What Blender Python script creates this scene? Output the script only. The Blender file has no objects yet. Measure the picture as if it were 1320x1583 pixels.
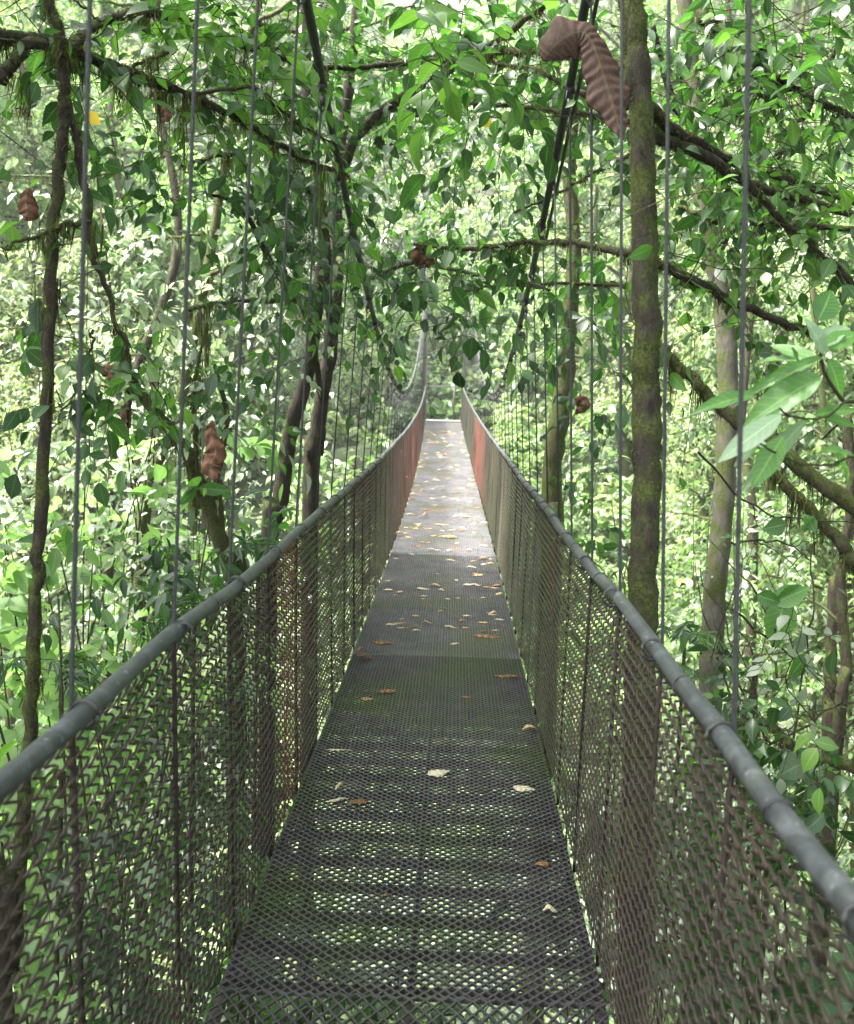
import bpy, math, random
import numpy as np
from mathutils import Vector
rng = np.random.default_rng(7); random.seed(7)
sc = bpy.context.scene
# ---------------------------------------------------------------- camera (solved from the photograph)
PW, PH, F = 1320., 1583., 1540.
PITCH, YAW, ROLL = -.1214, -.03065, .02579
CAM = np.array([.08882, 0., 1.67204])
def cam_axes():
    cp, sp, cy, sy = math.cos(PITCH), math.sin(PITCH), math.cos(YAW), math.sin(YAW)
    f = np.array([sy*cp, cy*cp, sp]); r = np.array([cy, -sy, 0.]); u = np.cross(r, f)
    c, s = math.cos(ROLL), math.sin(ROLL)
    return f, c*r+s*u, -s*r+c*u
FW, RT, UP = cam_axes()
cd = bpy.data.cameras.new('camera'); camo = bpy.data.objects.new('camera', cd); sc.collection.objects.link(camo)
from mathutils import Matrix
camo.matrix_world = Matrix(((RT[0], UP[0], -FW[0], CAM[0]), (RT[1], UP[1], -FW[1], CAM[1]), (RT[2], UP[2], -FW[2], CAM[2]), (0, 0, 0, 1)))
cd.sensor_fit = 'VERTICAL'; cd.sensor_height = 36; cd.sensor_width = 36; cd.lens = 36*F/PH
cd.clip_start = .05; cd.clip_end = 400
cd.dof.use_dof = True; cd.dof.focus_distance = 4.2; cd.dof.aperture_fstop = 4.5
sc.camera = camo
# ---------------------------------------------------------------- sky, sun, exposure
SUN_EL, SUN_AZ = math.radians(60), math.radians(-100)     # azimuth from +Y, clockwise (negative: left)
w = bpy.data.worlds.new('World'); sc.world = w; w.use_nodes = True
nt = w.node_tree; nt.nodes.clear()
sky = nt.nodes.new('ShaderNodeTexSky'); sky.sky_type = 'NISHITA'; sky.sun_disc = False
sky.sun_elevation = SUN_EL; sky.sun_rotation = SUN_AZ; sky.dust_density = 4.0; sky.air_density = 1.0
hs = nt.nodes.new('ShaderNodeHueSaturation'); hs.inputs['Saturation'].default_value = .3
bg = nt.nodes.new('ShaderNodeBackground'); bg.inputs['Strength'].default_value = .15
wo = nt.nodes.new('ShaderNodeOutputWorld')
nt.links.new(sky.outputs[0], hs.inputs['Color']); nt.links.new(hs.outputs[0], bg.inputs[0]); nt.links.new(bg.outputs[0], wo.inputs[0])
sl = bpy.data.lights.new('sun', 'SUN'); sl.energy = 4.6; sl.angle = math.radians(13); sl.color = (1, .97, .9)
so = bpy.data.objects.new('sun', sl); sc.collection.objects.link(so)
sdir = Vector((math.sin(SUN_AZ)*math.cos(SUN_EL), math.cos(SUN_AZ)*math.cos(SUN_EL), math.sin(SUN_EL)))
so.rotation_euler = sdir.to_track_quat('Z', 'Y').to_euler()
sc.view_settings.view_transform = 'Standard'; sc.view_settings.look = 'None'
sc.view_settings.exposure = 2.95; sc.view_settings.gamma = 1
sc.cycles.max_bounces = 8; sc.cycles.transmission_bounces = 6; sc.cycles.diffuse_bounces = 5; sc.cycles.use_denoising = True
sc.cycles.caustics_reflective = False; sc.cycles.caustics_refractive = False

# ---------------------------------------------------------------- helpers
def P(px, py, d):                       # a point seen at photograph pixel (px, py), d metres ahead
    return CAM + d*(FW + RT*(px-PW/2)/F - UP*(py-PH/2)/F)
def nrm(a): return a/(np.linalg.norm(a, axis=-1, keepdims=True)+1e-9)
class MB:                               # mesh buffer
    def __init__(s): s.v = []; s.f = []; s.n = 0; s.r = []; s.uv = []; s.c = []; s.mi = None
    def merge(s, o):                    # take another buffer in, with the second material
        if not o.n: return s
        nf = sum(len(f) for f in s.f)
        s.f += [f+s.n for f in o.f]; s.v += o.v; s.r += o.r; s.uv += o.uv; s.c += o.c; s.n += o.n
        s.mi = np.r_[np.zeros(nf, np.int32), np.ones(sum(len(f) for f in o.f), np.int32)]; return s
    def add(s, v, faces, rnd=0., uv=None, col=None):
        v = np.asarray(v, float)
        for fa in faces: s.f.append(np.asarray(fa, np.int64)+s.n)
        s.v.append(v); s.n += len(v)
        s.r.append(np.broadcast_to(np.asarray(rnd, float), (len(v),)).copy())
        s.uv.append(np.zeros((len(v), 2)) if uv is None else uv)
        s.c.append(np.ones((len(v), 3))*.5 if col is None else np.broadcast_to(col, (len(v), 3)))
    def mesh(s, name, mat, smooth=True):
        me = bpy.data.meshes.new(name)
        v = np.concatenate(s.v)
        me.vertices.add(len(v)); me.vertices.foreach_set('co', v.astype(np.float32).ravel())
        loops = np.concatenate([f.ravel() for f in s.f]); tot = np.concatenate([np.full(len(f), f.shape[1]) for f in s.f])
        me.loops.add(len(loops)); me.polygons.add(len(tot))
        me.loops.foreach_set('vertex_index', loops.astype(np.int32))
        st = np.concatenate([[0], np.cumsum(tot)[:-1]])
        me.polygons.foreach_set('loop_start', st.astype(np.int32))
        me.polygons.foreach_set('use_smooth', np.full(len(tot), smooth))
        a = me.attributes.new('rnd', 'FLOAT', 'POINT'); a.data.foreach_set('value', np.concatenate(s.r).astype(np.float32))
        a = me.attributes.new('luv', 'FLOAT_VECTOR', 'POINT')
        uv = np.concatenate(s.uv); a.data.foreach_set('vector', np.concatenate([uv, np.zeros((len(uv), 1))], 1).astype(np.float32).ravel())
        a = me.attributes.new('tint', 'FLOAT_VECTOR', 'POINT'); a.data.foreach_set('vector', np.concatenate(s.c).astype(np.float32).ravel())
        if s.mi is not None: me.polygons.foreach_set('material_index', s.mi)
        me.update(calc_edges=True)
        for m in (mat if isinstance(mat, (list, tuple)) else [mat]): me.materials.append(m)
        return me
    def obj(s, name, mat, parent=None, smooth=True):
        if not s.n: return None
        o = bpy.data.objects.new(name, s.mesh(name, mat, smooth)); sc.collection.objects.link(o)
        if parent is not None:
            o.parent = parent; o.matrix_parent_inverse = Matrix.Translation(-Vector(parent.location))
        return o
def tag(o, label=None, cat=None, group=None, kind=None):
    for k, v in (('label', label), ('category', cat), ('group', group), ('kind', kind)):
        if v: o[k] = v
    return o
def empty(name, loc, label, cat, group=None):
    o = bpy.data.objects.new(name, None); sc.collection.objects.link(o); o.location = tuple(loc); o.empty_display_size = .1
    return tag(o, label, cat, group)
def spline(pts, n=8, jit=0.):
    p = np.asarray(pts, float)
    if len(p) < 3: t = np.linspace(0, 1, n*2)[:, None]; q = p[0]*(1-t)+p[-1]*t
    else:
        e = np.vstack([2*p[0]-p[1], p, 2*p[-1]-p[-2]]); out = []
        for i in range(1, len(e)-2):
            t = np.linspace(0, 1, n, endpoint=False)[:, None]
            a, b, c, d = e[i-1:i+3]
            out.append(.5*((2*b)+(-a+c)*t+(2*a-5*b+4*c-d)*t*t+(-a+3*b-3*c+d)*t**3))
        q = np.vstack(out+[p[-1:]])
    if jit:
        j = rng.normal(0, jit, q.shape); j[0] = 0; q = q+j*.6+np.roll(j, 1, 0)*.4
    return q
def tube(mb, pts, rad, k=6, rnd=0., col=None, cap=True, rough=0.):
    p = np.asarray(pts, float); m = len(p); rad = np.broadcast_to(np.asarray(rad, float), (m,)) if np.ndim(rad) else np.full(m, float(rad))
    t = nrm(np.gradient(p, axis=0)); ref = np.array([0, 0, 1.]) if abs(t[:, 2].mean()) < .8 else np.array([1., 0, 0])
    a = nrm(np.cross(t, ref)); b = np.cross(t, a)
    th = np.arange(k)*2*math.pi/k
    rr = rad[:, None]*(1+(rng.normal(0, rough, (m, k)) if rough else 0))
    v = p[:, None]+rr[..., None]*(np.cos(th)[None, :, None]*a[:, None]+np.sin(th)[None, :, None]*b[:, None])
    i = np.arange(m-1)[:, None]*k+np.arange(k)[None]; j = np.arange(m-1)[:, None]*k+(np.arange(k)[None]+1) % k
    f = np.stack([i, j, j+k, i+k], -1).reshape(-1, 4)
    fs = [f]
    if cap and k > 2: fs += [np.arange(k)[::-1][None], (np.arange(k)+(m-1)*k)[None]]
    if col is not None and np.ndim(col) == 2: col = np.repeat(col, k, 0)
    mb.add(v.reshape(-1, 3), fs, rnd, col=col)
def box(mb, lo, hi, col=None, rnd=0.):
    (a, b, c), (d, e, f) = lo, hi
    v = [(a, b, c), (d, b, c), (d, e, c), (a, e, c), (a, b, f), (d, b, f), (d, e, f), (a, e, f)]
    mb.add(v, [np.array([(0, 3, 2, 1), (4, 5, 6, 7), (0, 1, 5, 4), (1, 2, 6, 5), (2, 3, 7, 6), (3, 0, 4, 7)])], rnd, col=col)
def multitube(mb, pts, rad, k=4, rnd=None, col=None):   # many tubes of equal point count: pts (N, m, 3)
    N, m, _ = pts.shape
    t = nrm(np.gradient(pts, axis=1)); ref = np.array([.13, .2, .97]) if abs(t[..., 2]).mean() < .7 else np.array([.97, .2, .1])
    a = nrm(np.cross(t, ref)); b = np.cross(t, a); th = np.arange(k)*2*math.pi/k+.4
    r = np.broadcast_to(np.asarray(rad, float), (N, m))
    v = pts[:, :, None]+r[..., None, None]*(np.cos(th)[:, None]*a[:, :, None]+np.sin(th)[:, None]*b[:, :, None])
    i = (np.arange(N)[:, None, None]*m+np.arange(m-1)[None, :, None])*k+np.arange(k); j = (np.arange(N)[:, None, None]*m+np.arange(m-1)[None, :, None])*k+(np.arange(k)+1) % k
    f = np.stack([i, j, j+k, i+k], -1).reshape(-1, 4)
    rn = 0. if rnd is None else np.repeat(rnd, m*k)
    if col is not None: col = np.repeat(col.reshape(-1, 3), k, 0) if col.ndim == 3 else np.repeat(col, m*k, 0)
    mb.add(v.reshape(-1, 3), [f], rn, col=col)
def vnoise(p, s, seed=0):               # cheap smooth noise, roughly -1..1
    r = np.random.default_rng(seed); out = 0
    for k in range(5):
        d = r.normal(0, 1, 3); d /= np.linalg.norm(d); out = out+np.sin((p@d)*s*(1+.45*k)+r.uniform(0, 6.28))*(.8 if k else 1)
    return out/3.
# leaf templates: x along the leaf, y across, z out of it
def leaf_tpl(sec, droop=.25, fold=.18, wave=0.):
    v = [(0, 0, 0)]; uv = [(0, .5)]
    for t, hw in sec:
        z = -droop*t*t
        for sgn in (-1, 0, 1):
            v.append((t, sgn*hw, z+abs(sgn)*fold*hw*2*(.6+wave*math.sin(t*19)))); uv.append((t, .5+.5*sgn))
    v.append((1, 0, -droop)); uv.append((1, .5)); n = len(sec); L = 1+3*n
    tri = [(0, 2, 1), (0, 3, 2), (L, 1+3*(n-1), 2+3*(n-1)), (L, 2+3*(n-1), 3+3*(n-1))]; quad = []
    for i in range(n-1):
        a = 1+3*i; quad += [(a, a+1, a+4, a+3), (a+1, a+2, a+5, a+4)]
    return np.array(v), np.array(uv), [np.array(tri), np.array(quad)]
T_NEAR = leaf_tpl([(.1, .12), (.28, .25), (.5, .29), (.72, .2), (.88, .08)], .28, .2)
T_MID = leaf_tpl([(.22, .19), (.55, .23), (.82, .1)], .25, .2)
T_WIDE = leaf_tpl([(.08, .26), (.35, .42), (.7, .3)], .2, .12)
_h = np.array([(0, 0, 0), (.3, -.21, .05), (.3, .21, .05), (.7, -.17, -.03), (.7, .17, -.03), (1, 0, -.2)])
T_FAR = (_h, np.array([(0, .5), (.3, 0), (.3, 1), (.7, 0), (.7, 1), (1, .5)]), [np.array([(0, 2, 1), (3, 4, 5)]), np.array([(1, 2, 4, 3)])])
def in_walk(p, m_=.08): return (np.abs(p[..., 0]-lat(p[..., 1])) < .58+m_) & (p[..., 1] > .2) & (p[..., 1] < 31.5) & (p[..., 2] < dz(p[..., 1])+1.45) & (p[..., 2] > dz(p[..., 1])-.06-m_)
def leaves(mb, pos, ax, nr, size, tpl=T_MID, rnd=None, wid=1., bend=None):
    N = len(pos)
    if N == 0: return
    size = np.broadcast_to(size, (N,)); rnd = rng.random(N) if rnd is None else rnd
    tip = pos+nrm(ax)*size[:, None]*.7; k = ~(in_walk(pos, .1) | in_walk(tip, .06))   # nothing grows through the walkway
    pos, ax, nr, size, rnd = pos[k], ax[k], nr[k], size[k], rnd[k]; N = len(pos)
    if N == 0: return
    v, uv, fs = tpl; m = len(v)
    ax = nrm(ax); b = nrm(np.cross(nr, ax)); n = np.cross(ax, b)
    size = np.broadcast_to(size, (N,)); wd = size*(wid*rng.uniform(.8, 1.2, N)); bd = size*(rng.uniform(.3, 2., N) if bend is None else bend)
    W = pos[:, None]+v[None, :, :1]*(ax*size[:, None])[:, None]+v[None, :, 1:2]*(b*wd[:, None])[:, None]+v[None, :, 2:]*(n*bd[:, None])[:, None]
    off = (np.arange(N)*m)[:, None, None]
    rnd = rng.random(N) if rnd is None else rnd
    mb.add(W.reshape(-1, 3), [(f[None]+off).reshape(-1, f.shape[1]) for f in fs], np.repeat(rnd, m), np.tile(uv, (N, 1)))
def rdir(n, up=0., spread=1.):
    d = rng.normal(0, 1, (n, 3)); d[:, 2] = d[:, 2]*spread+up
    return nrm(d)
# sprays: short twigs with alternate leaves; origin points (N,3), direction (N,3)
def sprays(lb, tb, org, dr, length, nl=7, lsize=.12, tpl=T_MID, droop=.5, trad=.0022, rsh=0., wid=1., flat=.5):
    N = len(org)
    if N == 0: return
    length = np.broadcast_to(length, (N,))*rng.uniform(.6, 1.35, N)
    t = np.linspace(0, 1, 6); g = np.array([0, 0, -1.])
    dr = nrm(dr)
    pts = org[:, None]+length[:, None, None]*(t[None, :, None]*dr[:, None]+(t**2)[None, :, None]*g*droop*rng.uniform(.3, 1.2, (N, 1, 1)))
    wob = rng.normal(0, .035, (N, 6, 3))*length[:, None, None]; wob[:, 0] = 0; pts = pts+wob
    k = ~in_walk(pts, .05).any(1); pts, length, dr = pts[k], length[k], dr[k]; N = len(pts)
    if N == 0: return
    if tb is not None: multitube(tb, pts, np.linspace(1, .4, 6)[None]*trad, 3)
    tt = np.linspace(.12, 1., nl)[None]+rng.uniform(-.04, .04, (N, nl)); tt = np.clip(tt, 0, .999)*5
    i = tt.astype(int); fr = (tt-i)[..., None]
    I = np.arange(N)[:, None]; pos = pts[I, i]*(1-fr)+pts[I, i+1]*fr; tan = nrm(pts[I, i+1]-pts[I, i])
    side = nrm(np.cross(tan, np.array([0, 0, 1.])+rng.normal(0, .25, (N, 1, 3))))*np.where(np.arange(nl) % 2, 1, -1)[None, :, None]
    last = (np.arange(nl) >= nl-1)[None, :, None]
    ax = tan*rng.uniform(.3, .9, (N, nl, 1))+side*np.where(last, .1, 1.)+rng.normal(0, .28, (N, nl, 3))+g*rng.uniform(.1, .9, (N, nl, 1))*droop*1.4
    nn = np.array([0, 0, 1.])*flat*2+rng.normal(0, .55, (N, nl, 3))
    base = rng.random((N, 1))*.55
    r = np.clip(base+rng.random((N, nl))*.45+rsh, 0, 1)
    keep = rng.random((N, nl)) < .88
    s = lsize*rng.uniform(.55, 1.25, (N, nl))
    leaves(lb, pos[keep], ax[keep], nn[keep], s[keep], tpl, r[keep], wid)
def along(poly, n, lo=0., hi=1.):
    t = rng.uniform(lo, hi, n)*(len(poly)-1.001); i = t.astype(int); f = (t-i)[:, None]
    return poly[i]*(1-f)+poly[i+1]*f
def moss(mb, poly, rad, fuzz=900, hang=26, hl=.12, size=.012):
    L = np.linalg.norm(np.diff(poly, axis=0), axis=1).sum(); n = int(fuzz*L); rad = np.broadcast_to(rad, (len(poly),))
    t = rng.random(n)*(len(poly)-1.001); i = t.astype(int); f = (t-i)[:, None]; p = poly[i]*(1-f)+poly[i+1]*f
    keep = vnoise(p, 9., 3) > -.45; p = p[keep]; i = i[keep]
    d = rdir(len(p), .15); p0 = p+d*rad[i][:, None]*.92; tip = p0+(d*.8+rdir(len(p))*.6+np.array([0, 0, -.35]))*size*rng.uniform(.4, 2., (len(p), 1))
    sd = rdir(len(p))*size*.22
    v = np.stack([p0-sd, p0+sd, tip], 1).reshape(-1, 3); mb.add(v, [np.arange(len(v)).reshape(-1, 3)], np.repeat(rng.random(len(p)), 3))
    # hanging strands in clumps
    nc = int(hang*L*.65)
    if nc:
        c = along(poly, nc); k = 22; l = hl*rng.gamma(2., .5, (nc, 1))*rng.uniform(.3, 1., (nc, k))
        p0 = c[:, None]+rng.normal(0, .018, (nc, k, 3))*np.array([1, 1, .4]); mid = p0+rng.normal(0, .008, (nc, k, 3))+np.stack([0*l, 0*l, -l*.5], -1)
        tip = p0+rng.normal(0, .016, (nc, k, 3))+np.stack([0*l, 0*l, -l], -1); s = rdir(nc*k).reshape(nc, k, 3)*.0028
        v = np.stack([p0-s, p0+s, mid+s*.9, mid-s*.9, tip], 2).reshape(-1, 3); b = np.arange(nc*k)[:, None]*5
        mb.add(v, [b+np.array([[0, 1, 2, 3]]), b+np.array([[3, 2, 4]])], np.repeat(rng.random(nc*k), 5))

# ---------------------------------------------------------------- materials
def nmat(name):
    m = bpy.data.materials.new(name); m.use_nodes = True; n = m.node_tree; n.nodes.clear()
    return m, n, (lambda t: n.nodes.new(t)), (lambda a, b: n.links.new(a, b))
def ramp(N, stops):
    r = N('ShaderNodeValToRGB'); e = r.color_ramp.elements
    while len(e) < len(stops): e.new(.5)
    for k, (p, c) in enumerate(stops): e[k].position = p; e[k].color = (*c, 1)
    return r
def leaf_mat(name, stops, rough=.42, trans=.45, tmul=(1.5, 1.7, .9), vein=0., spec=.5, big=3., objr=0.):
    m, n, N, L = nmat(name)
    at = N('ShaderNodeAttribute'); at.attribute_name = 'rnd'; rp = ramp(N, stops)
    tc = N('ShaderNodeNewGeometry'); nz = N('ShaderNodeTexNoise'); nz.inputs['Scale'].default_value = big*.12; L(tc.outputs['Position'], nz.inputs['Vector'])
    ad = N('ShaderNodeMath'); ad.operation = 'MULTIPLY_ADD'; ad.inputs[1].default_value = .9; ad.inputs[2].default_value = -.45; L(nz.outputs[0], ad.inputs[0])
    ad2 = N('ShaderNodeMath'); ad2.operation = 'ADD'; ad2.use_clamp = True; L(at.outputs['Fac'], ad2.inputs[0]); L(ad.outputs[0], ad2.inputs[1])
    if objr:
        oi = N('ShaderNodeObjectInfo'); a3 = N('ShaderNodeMath'); a3.operation = 'MULTIPLY_ADD'; a3.inputs[1].default_value = objr; L(oi.outputs['Random'], a3.inputs[0]); L(ad.outputs[0], a3.inputs[2])
        a4 = N('ShaderNodeMath'); a4.operation = 'SUBTRACT'; a4.inputs[1].default_value = objr/2; L(a3.outputs[0], a4.inputs[0]); L(a4.outputs[0], ad2.inputs[1])
    L(ad2.outputs[0], rp.inputs[0])
    col = rp.outputs[0]
    if vein:
        lu = N('ShaderNodeAttribute'); lu.attribute_name = 'luv'; sx = N('ShaderNodeSeparateXYZ'); L(lu.outputs['Vector'], sx.inputs[0])
        def M(op, a, b=None, c=None):
            q = N('ShaderNodeMath'); q.operation = op
            for k, x in enumerate((a, b, c)):
                if x is None: continue
                if isinstance(x, (int, float)): q.inputs[k].default_value = x
                else: L(x, q.inputs[k])
            return q.outputs[0]
        ab = M('ABSOLUTE', M('SUBTRACT', sx.outputs[1], .5))
        mid = M('LESS_THAN', ab, .035)
        ph = M('FRACT', M('MULTIPLY', M('SUBTRACT', sx.outputs[0], M('MULTIPLY', ab, .35)), 9.))
        sv = M('LESS_THAN', M('ABSOLUTE', M('SUBTRACT', ph, .5)), .07)
        fac = M('MULTIPLY', M('MAXIMUM', mid, M('MULTIPLY', sv, .5)), vein)
        mx = N('ShaderNodeMixRGB'); mx.blend_type = 'MIX'; L(fac, mx.inputs[0]); L(col, mx.inputs[1])
        hv = N('ShaderNodeMixRGB'); hv.blend_type = 'ADD'; hv.inputs[0].default_value = 1; hv.inputs[2].default_value = (.1, .15, .05, 1); L(col, hv.inputs[1]); L(hv.outputs[0], mx.inputs[2])
        col = mx.outputs[0]
    pb = N('ShaderNodeBsdfPrincipled'); L(col, pb.inputs['Base Color']); pb.inputs['Roughness'].default_value = rough; pb.inputs['Specular IOR Level'].default_value = spec
    tm = N('ShaderNodeMixRGB'); tm.blend_type = 'MULTIPLY'; tm.inputs[0].default_value = 1; tm.inputs[2].default_value = (*tmul, 1); L(col, tm.inputs[1])
    tr = N('ShaderNodeBsdfTranslucent'); L(tm.outputs[0], tr.inputs[0])
    ms = N('ShaderNodeMixShader'); ms.inputs[0].default_value = trans; L(pb.outputs[0], ms.inputs[1]); L(tr.outputs[0], ms.inputs[2])
    o = N('ShaderNodeOutputMaterial'); L(ms.outputs[0], o.inputs[0]); return m
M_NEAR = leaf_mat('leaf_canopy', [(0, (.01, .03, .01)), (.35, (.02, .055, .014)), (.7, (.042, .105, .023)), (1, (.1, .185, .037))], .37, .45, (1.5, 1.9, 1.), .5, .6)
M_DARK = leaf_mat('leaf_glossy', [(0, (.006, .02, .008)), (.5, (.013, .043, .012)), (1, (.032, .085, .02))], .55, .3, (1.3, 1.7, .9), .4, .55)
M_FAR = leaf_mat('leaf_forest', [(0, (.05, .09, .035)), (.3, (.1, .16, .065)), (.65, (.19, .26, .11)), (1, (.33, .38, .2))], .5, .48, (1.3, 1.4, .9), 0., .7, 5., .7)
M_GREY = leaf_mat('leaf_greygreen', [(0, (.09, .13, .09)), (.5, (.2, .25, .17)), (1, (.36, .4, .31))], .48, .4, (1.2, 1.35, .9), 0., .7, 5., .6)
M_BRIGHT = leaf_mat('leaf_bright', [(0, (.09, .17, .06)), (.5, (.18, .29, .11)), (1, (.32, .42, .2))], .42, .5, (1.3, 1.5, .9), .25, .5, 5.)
M_PLANT = leaf_mat('leaf_plant', [(0, (.03, .09, .018)), (.6, (.06, .16, .03)), (.85, (.085, .19, .045)), (1, (.17, .25, .16))], .4, .42, (1.5, 1.8, .8), .8)
M_BROWN = leaf_mat('leaf_dead', [(0, (.05, .02, .012)), (.4, (.12, .05, .03)), (.8, (.2, .1, .06)), (1, (.27, .15, .09))], .65, .22, (1.5, 1.1, .8), .35, .3)
M_LITTER = leaf_mat('leaf_litter', [(0, (.09, .04, .02)), (.35, (.25, .13, .05)), (.6, (.36, .26, .11)), (1, (.46, .43, .32))], .6, .2, (1.2, 1., .7), .3, .3)
M_MOSS = leaf_mat('moss', [(0, (.02, .024, .008)), (.5, (.055, .065, .018)), (1, (.13, .15, .045))], .9, .35, (1.3, 1.3, .8), 0., .1)
def bark_mat(name, dark, light, mossy=.5, scale=14.):
    m, n, N, L = nmat(name)
    tc = N('ShaderNodeTexCoord'); mp = N('ShaderNodeMapping'); mp.inputs['Scale'].default_value = (1, 1, .28); L(tc.outputs['Object'], mp.inputs[0])
    nz = N('ShaderNodeTexNoise'); nz.inputs['Scale'].default_value = scale*3.2; nz.inputs['Detail'].default_value = 11; nz.inputs['Roughness'].default_value = .7; L(mp.outputs[0], nz.inputs['Vector'])
    rp = ramp(N, [(.3, dark), (.7, light)]); L(nz.outputs[0], rp.inputs[0])
    n2 = N('ShaderNodeTexNoise'); n2.inputs['Scale'].default_value = scale*.6; n2.inputs['Detail'].default_value = 6; L(tc.outputs['Object'], n2.inputs['Vector'])
    g = N('ShaderNodeNewGeometry'); sx = N('ShaderNodeSeparateXYZ'); L(g.outputs['Normal'], sx.inputs[0])
    md = N('ShaderNodeMath'); md.operation = 'MULTIPLY_ADD'; md.inputs[1].default_value = .22; L(sx.outputs[2], md.inputs[0]); L(n2.outputs[0], md.inputs[2])
    r2 = ramp(N, [(.62-.3*mossy, (0, 0, 0)), (.78-.3*mossy, (1, 1, 1))]); L(md.outputs[0], r2.inputs[0])
    n3 = N('ShaderNodeTexNoise'); n3.inputs['Scale'].default_value = 90; n3.inputs['Detail'].default_value = 4; L(tc.outputs['Object'], n3.inputs['Vector'])
    r3 = ramp(N, [(.3, (.015, .02, .006)), (.7, (.07, .085, .02))]); L(n3.outputs[0], r3.inputs[0])
    mx = N('ShaderNodeMixRGB'); L(r2.outputs[0], mx.inputs[0]); L(rp.outputs[0], mx.inputs[1]); L(r3.outputs[0], mx.inputs[2])
    bp = N('ShaderNodeBump'); bp.inputs['Strength'].default_value = 1.; bp.inputs['Distance'].default_value = .016; L(nz.outputs[0], bp.inputs['Height'])
    b2 = N('ShaderNodeBump'); b2.inputs['Strength'].default_value = .5; b2.inputs['Distance'].default_value = .006; L(n3.outputs[0], b2.inputs['Height']); L(bp.outputs[0], b2.inputs['Normal'])
    pb = N('ShaderNodeBsdfPrincipled'); pb.inputs['Roughness'].default_value = .85; pb.inputs['Specular IOR Level'].default_value = .2
    L(mx.outputs[0], pb.inputs['Base Color']); L(b2.outputs[0], pb.inputs['Normal'])
    o = N('ShaderNodeOutputMaterial'); L(pb.outputs[0], o.inputs[0]); return m
M_BARK = bark_mat('bark_dark', (.01, .008, .006), (.045, .034, .026), .35)
M_BARKE = bark_mat('bark_mossy_side', (.01, .009, .007), (.05, .04, .032), .6)
M_BARKL = bark_mat('bark_pale', (.035, .033, .026), (.1, .092, .075), .6, 9.)
M_BARKM = bark_mat('bark_mossy', (.03, .025, .015), (.1, .08, .05), .95)
def metal_mat(name, base, base2, rough=.5, metallic=.0, scale=30., spots=None, tint=False, bump=.3, spec=.5):
    m, n, N, L = nmat(name)
    tc = N('ShaderNodeTexCoord'); nz = N('ShaderNodeTexNoise'); nz.inputs['Scale'].default_value = scale; nz.inputs['Detail'].default_value = 7; nz.inputs['Roughness'].default_value = .65; L(tc.outputs['Object'], nz.inputs['Vector'])
    rp = ramp(N, [(.3, base), (.7, base2)]); L(nz.outputs[0], rp.inputs[0]); col = rp.outputs[0]
    if tint:
        at = N('ShaderNodeAttribute'); at.attribute_name = 'tint'
        mx = N('ShaderNodeMixRGB'); mx.blend_type = 'MULTIPLY'; mx.inputs[0].default_value = 1; L(at.outputs['Vector'], mx.inputs[1]); L(col, mx.inputs[2]); col = mx.outputs[0]
    for (sc_, lo, hi, c) in (spots or []):
        n2 = N('ShaderNodeTexNoise'); n2.inputs['Scale'].default_value = sc_; n2.inputs['Detail'].default_value = 5; n2.inputs['Distortion'].default_value = .4; L(tc.outputs['Object'], n2.inputs['Vector'])
        r2 = ramp(N, [(lo, (0, 0, 0)), (hi, (1, 1, 1))]); L(n2.outputs[0], r2.inputs[0])
        mx = N('ShaderNodeMixRGB'); L(r2.outputs[0], mx.inputs[0]); L(col, mx.inputs[1]); mx.inputs[2].default_value = (*c, 1); col = mx.outputs[0]
    pb = N('ShaderNodeBsdfPrincipled'); L(col, pb.inputs['Base Color']); pb.inputs['Roughness'].default_value = rough; pb.inputs['Metallic'].default_value = metallic; pb.inputs['Specular IOR Level'].default_value = spec
    bp = N('ShaderNodeBump'); bp.inputs['Strength'].default_value = bump; bp.inputs['Distance'].default_value = .003; L(nz.outputs[0], bp.inputs['Height']); L(bp.outputs[0], pb.inputs['Normal'])
    o = N('ShaderNodeOutputMaterial'); L(pb.outputs[0], o.inputs[0]); return m
M_RAIL = metal_mat('rail_pipe', (.02, .023, .026), (.055, .062, .067), .5, .1, 26, [(16, .56, .74, (.1, .108, .112)), (7, .56, .72, (.05, .06, .045)), (55, .64, .72, (.2, .205, .21))])
M_FENCE = metal_mat('rusty_wire', (.7, .7, .7), (1.5, 1.5, 1.5), .6, .15, 14, None, True)
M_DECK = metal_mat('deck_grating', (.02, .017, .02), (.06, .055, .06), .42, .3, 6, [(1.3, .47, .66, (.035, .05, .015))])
M_PALE = metal_mat('glare_pale_grating', (.11, .105, .115), (.26, .25, .27), .36, .1, 5, [(1.1, .48, .7, (.12, .13, .09)), (2.3, .58, .75, (.25, .17, .11))])  # pale base colour stands in for sky glare on the far panels
M_MIDD = metal_mat('glare_mid_grating', (.045, .042, .046), (.12, .115, .122), .38, .2, 5, [(1.2, .5, .68, (.07, .08, .045))])  # half step of that painted glare, for the panel before the pale ones
M_ROD = metal_mat('rusty_rod', (.01, .008, .007), (.028, .02, .016), .8, 0., 40, spec=.15)
M_STEEL = metal_mat('dark_steel', (.025, .022, .022), (.07, .06, .055), .6, .2, 20)
M_ROPE = metal_mat('wire_rope', (.013, .015, .015), (.034, .037, .037), .65, .1, 60)
M_CABLE = metal_mat('main_cable_steel', (.015, .016, .017), (.05, .05, .05), .55, .3, 40, [(5, .6, .75, (.06, .07, .03))])
M_SLAB = metal_mat('slab', (.07, .07, .07), (.16, .16, .155), .8, 0., 9)
m, n, N, L = nmat('soil'); tc = N('ShaderNodeTexCoord'); nz = N('ShaderNodeTexNoise'); nz.inputs['Scale'].default_value = 1.6; nz.inputs['Detail'].default_value = 9; L(tc.outputs['Object'], nz.inputs['Vector'])
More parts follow.
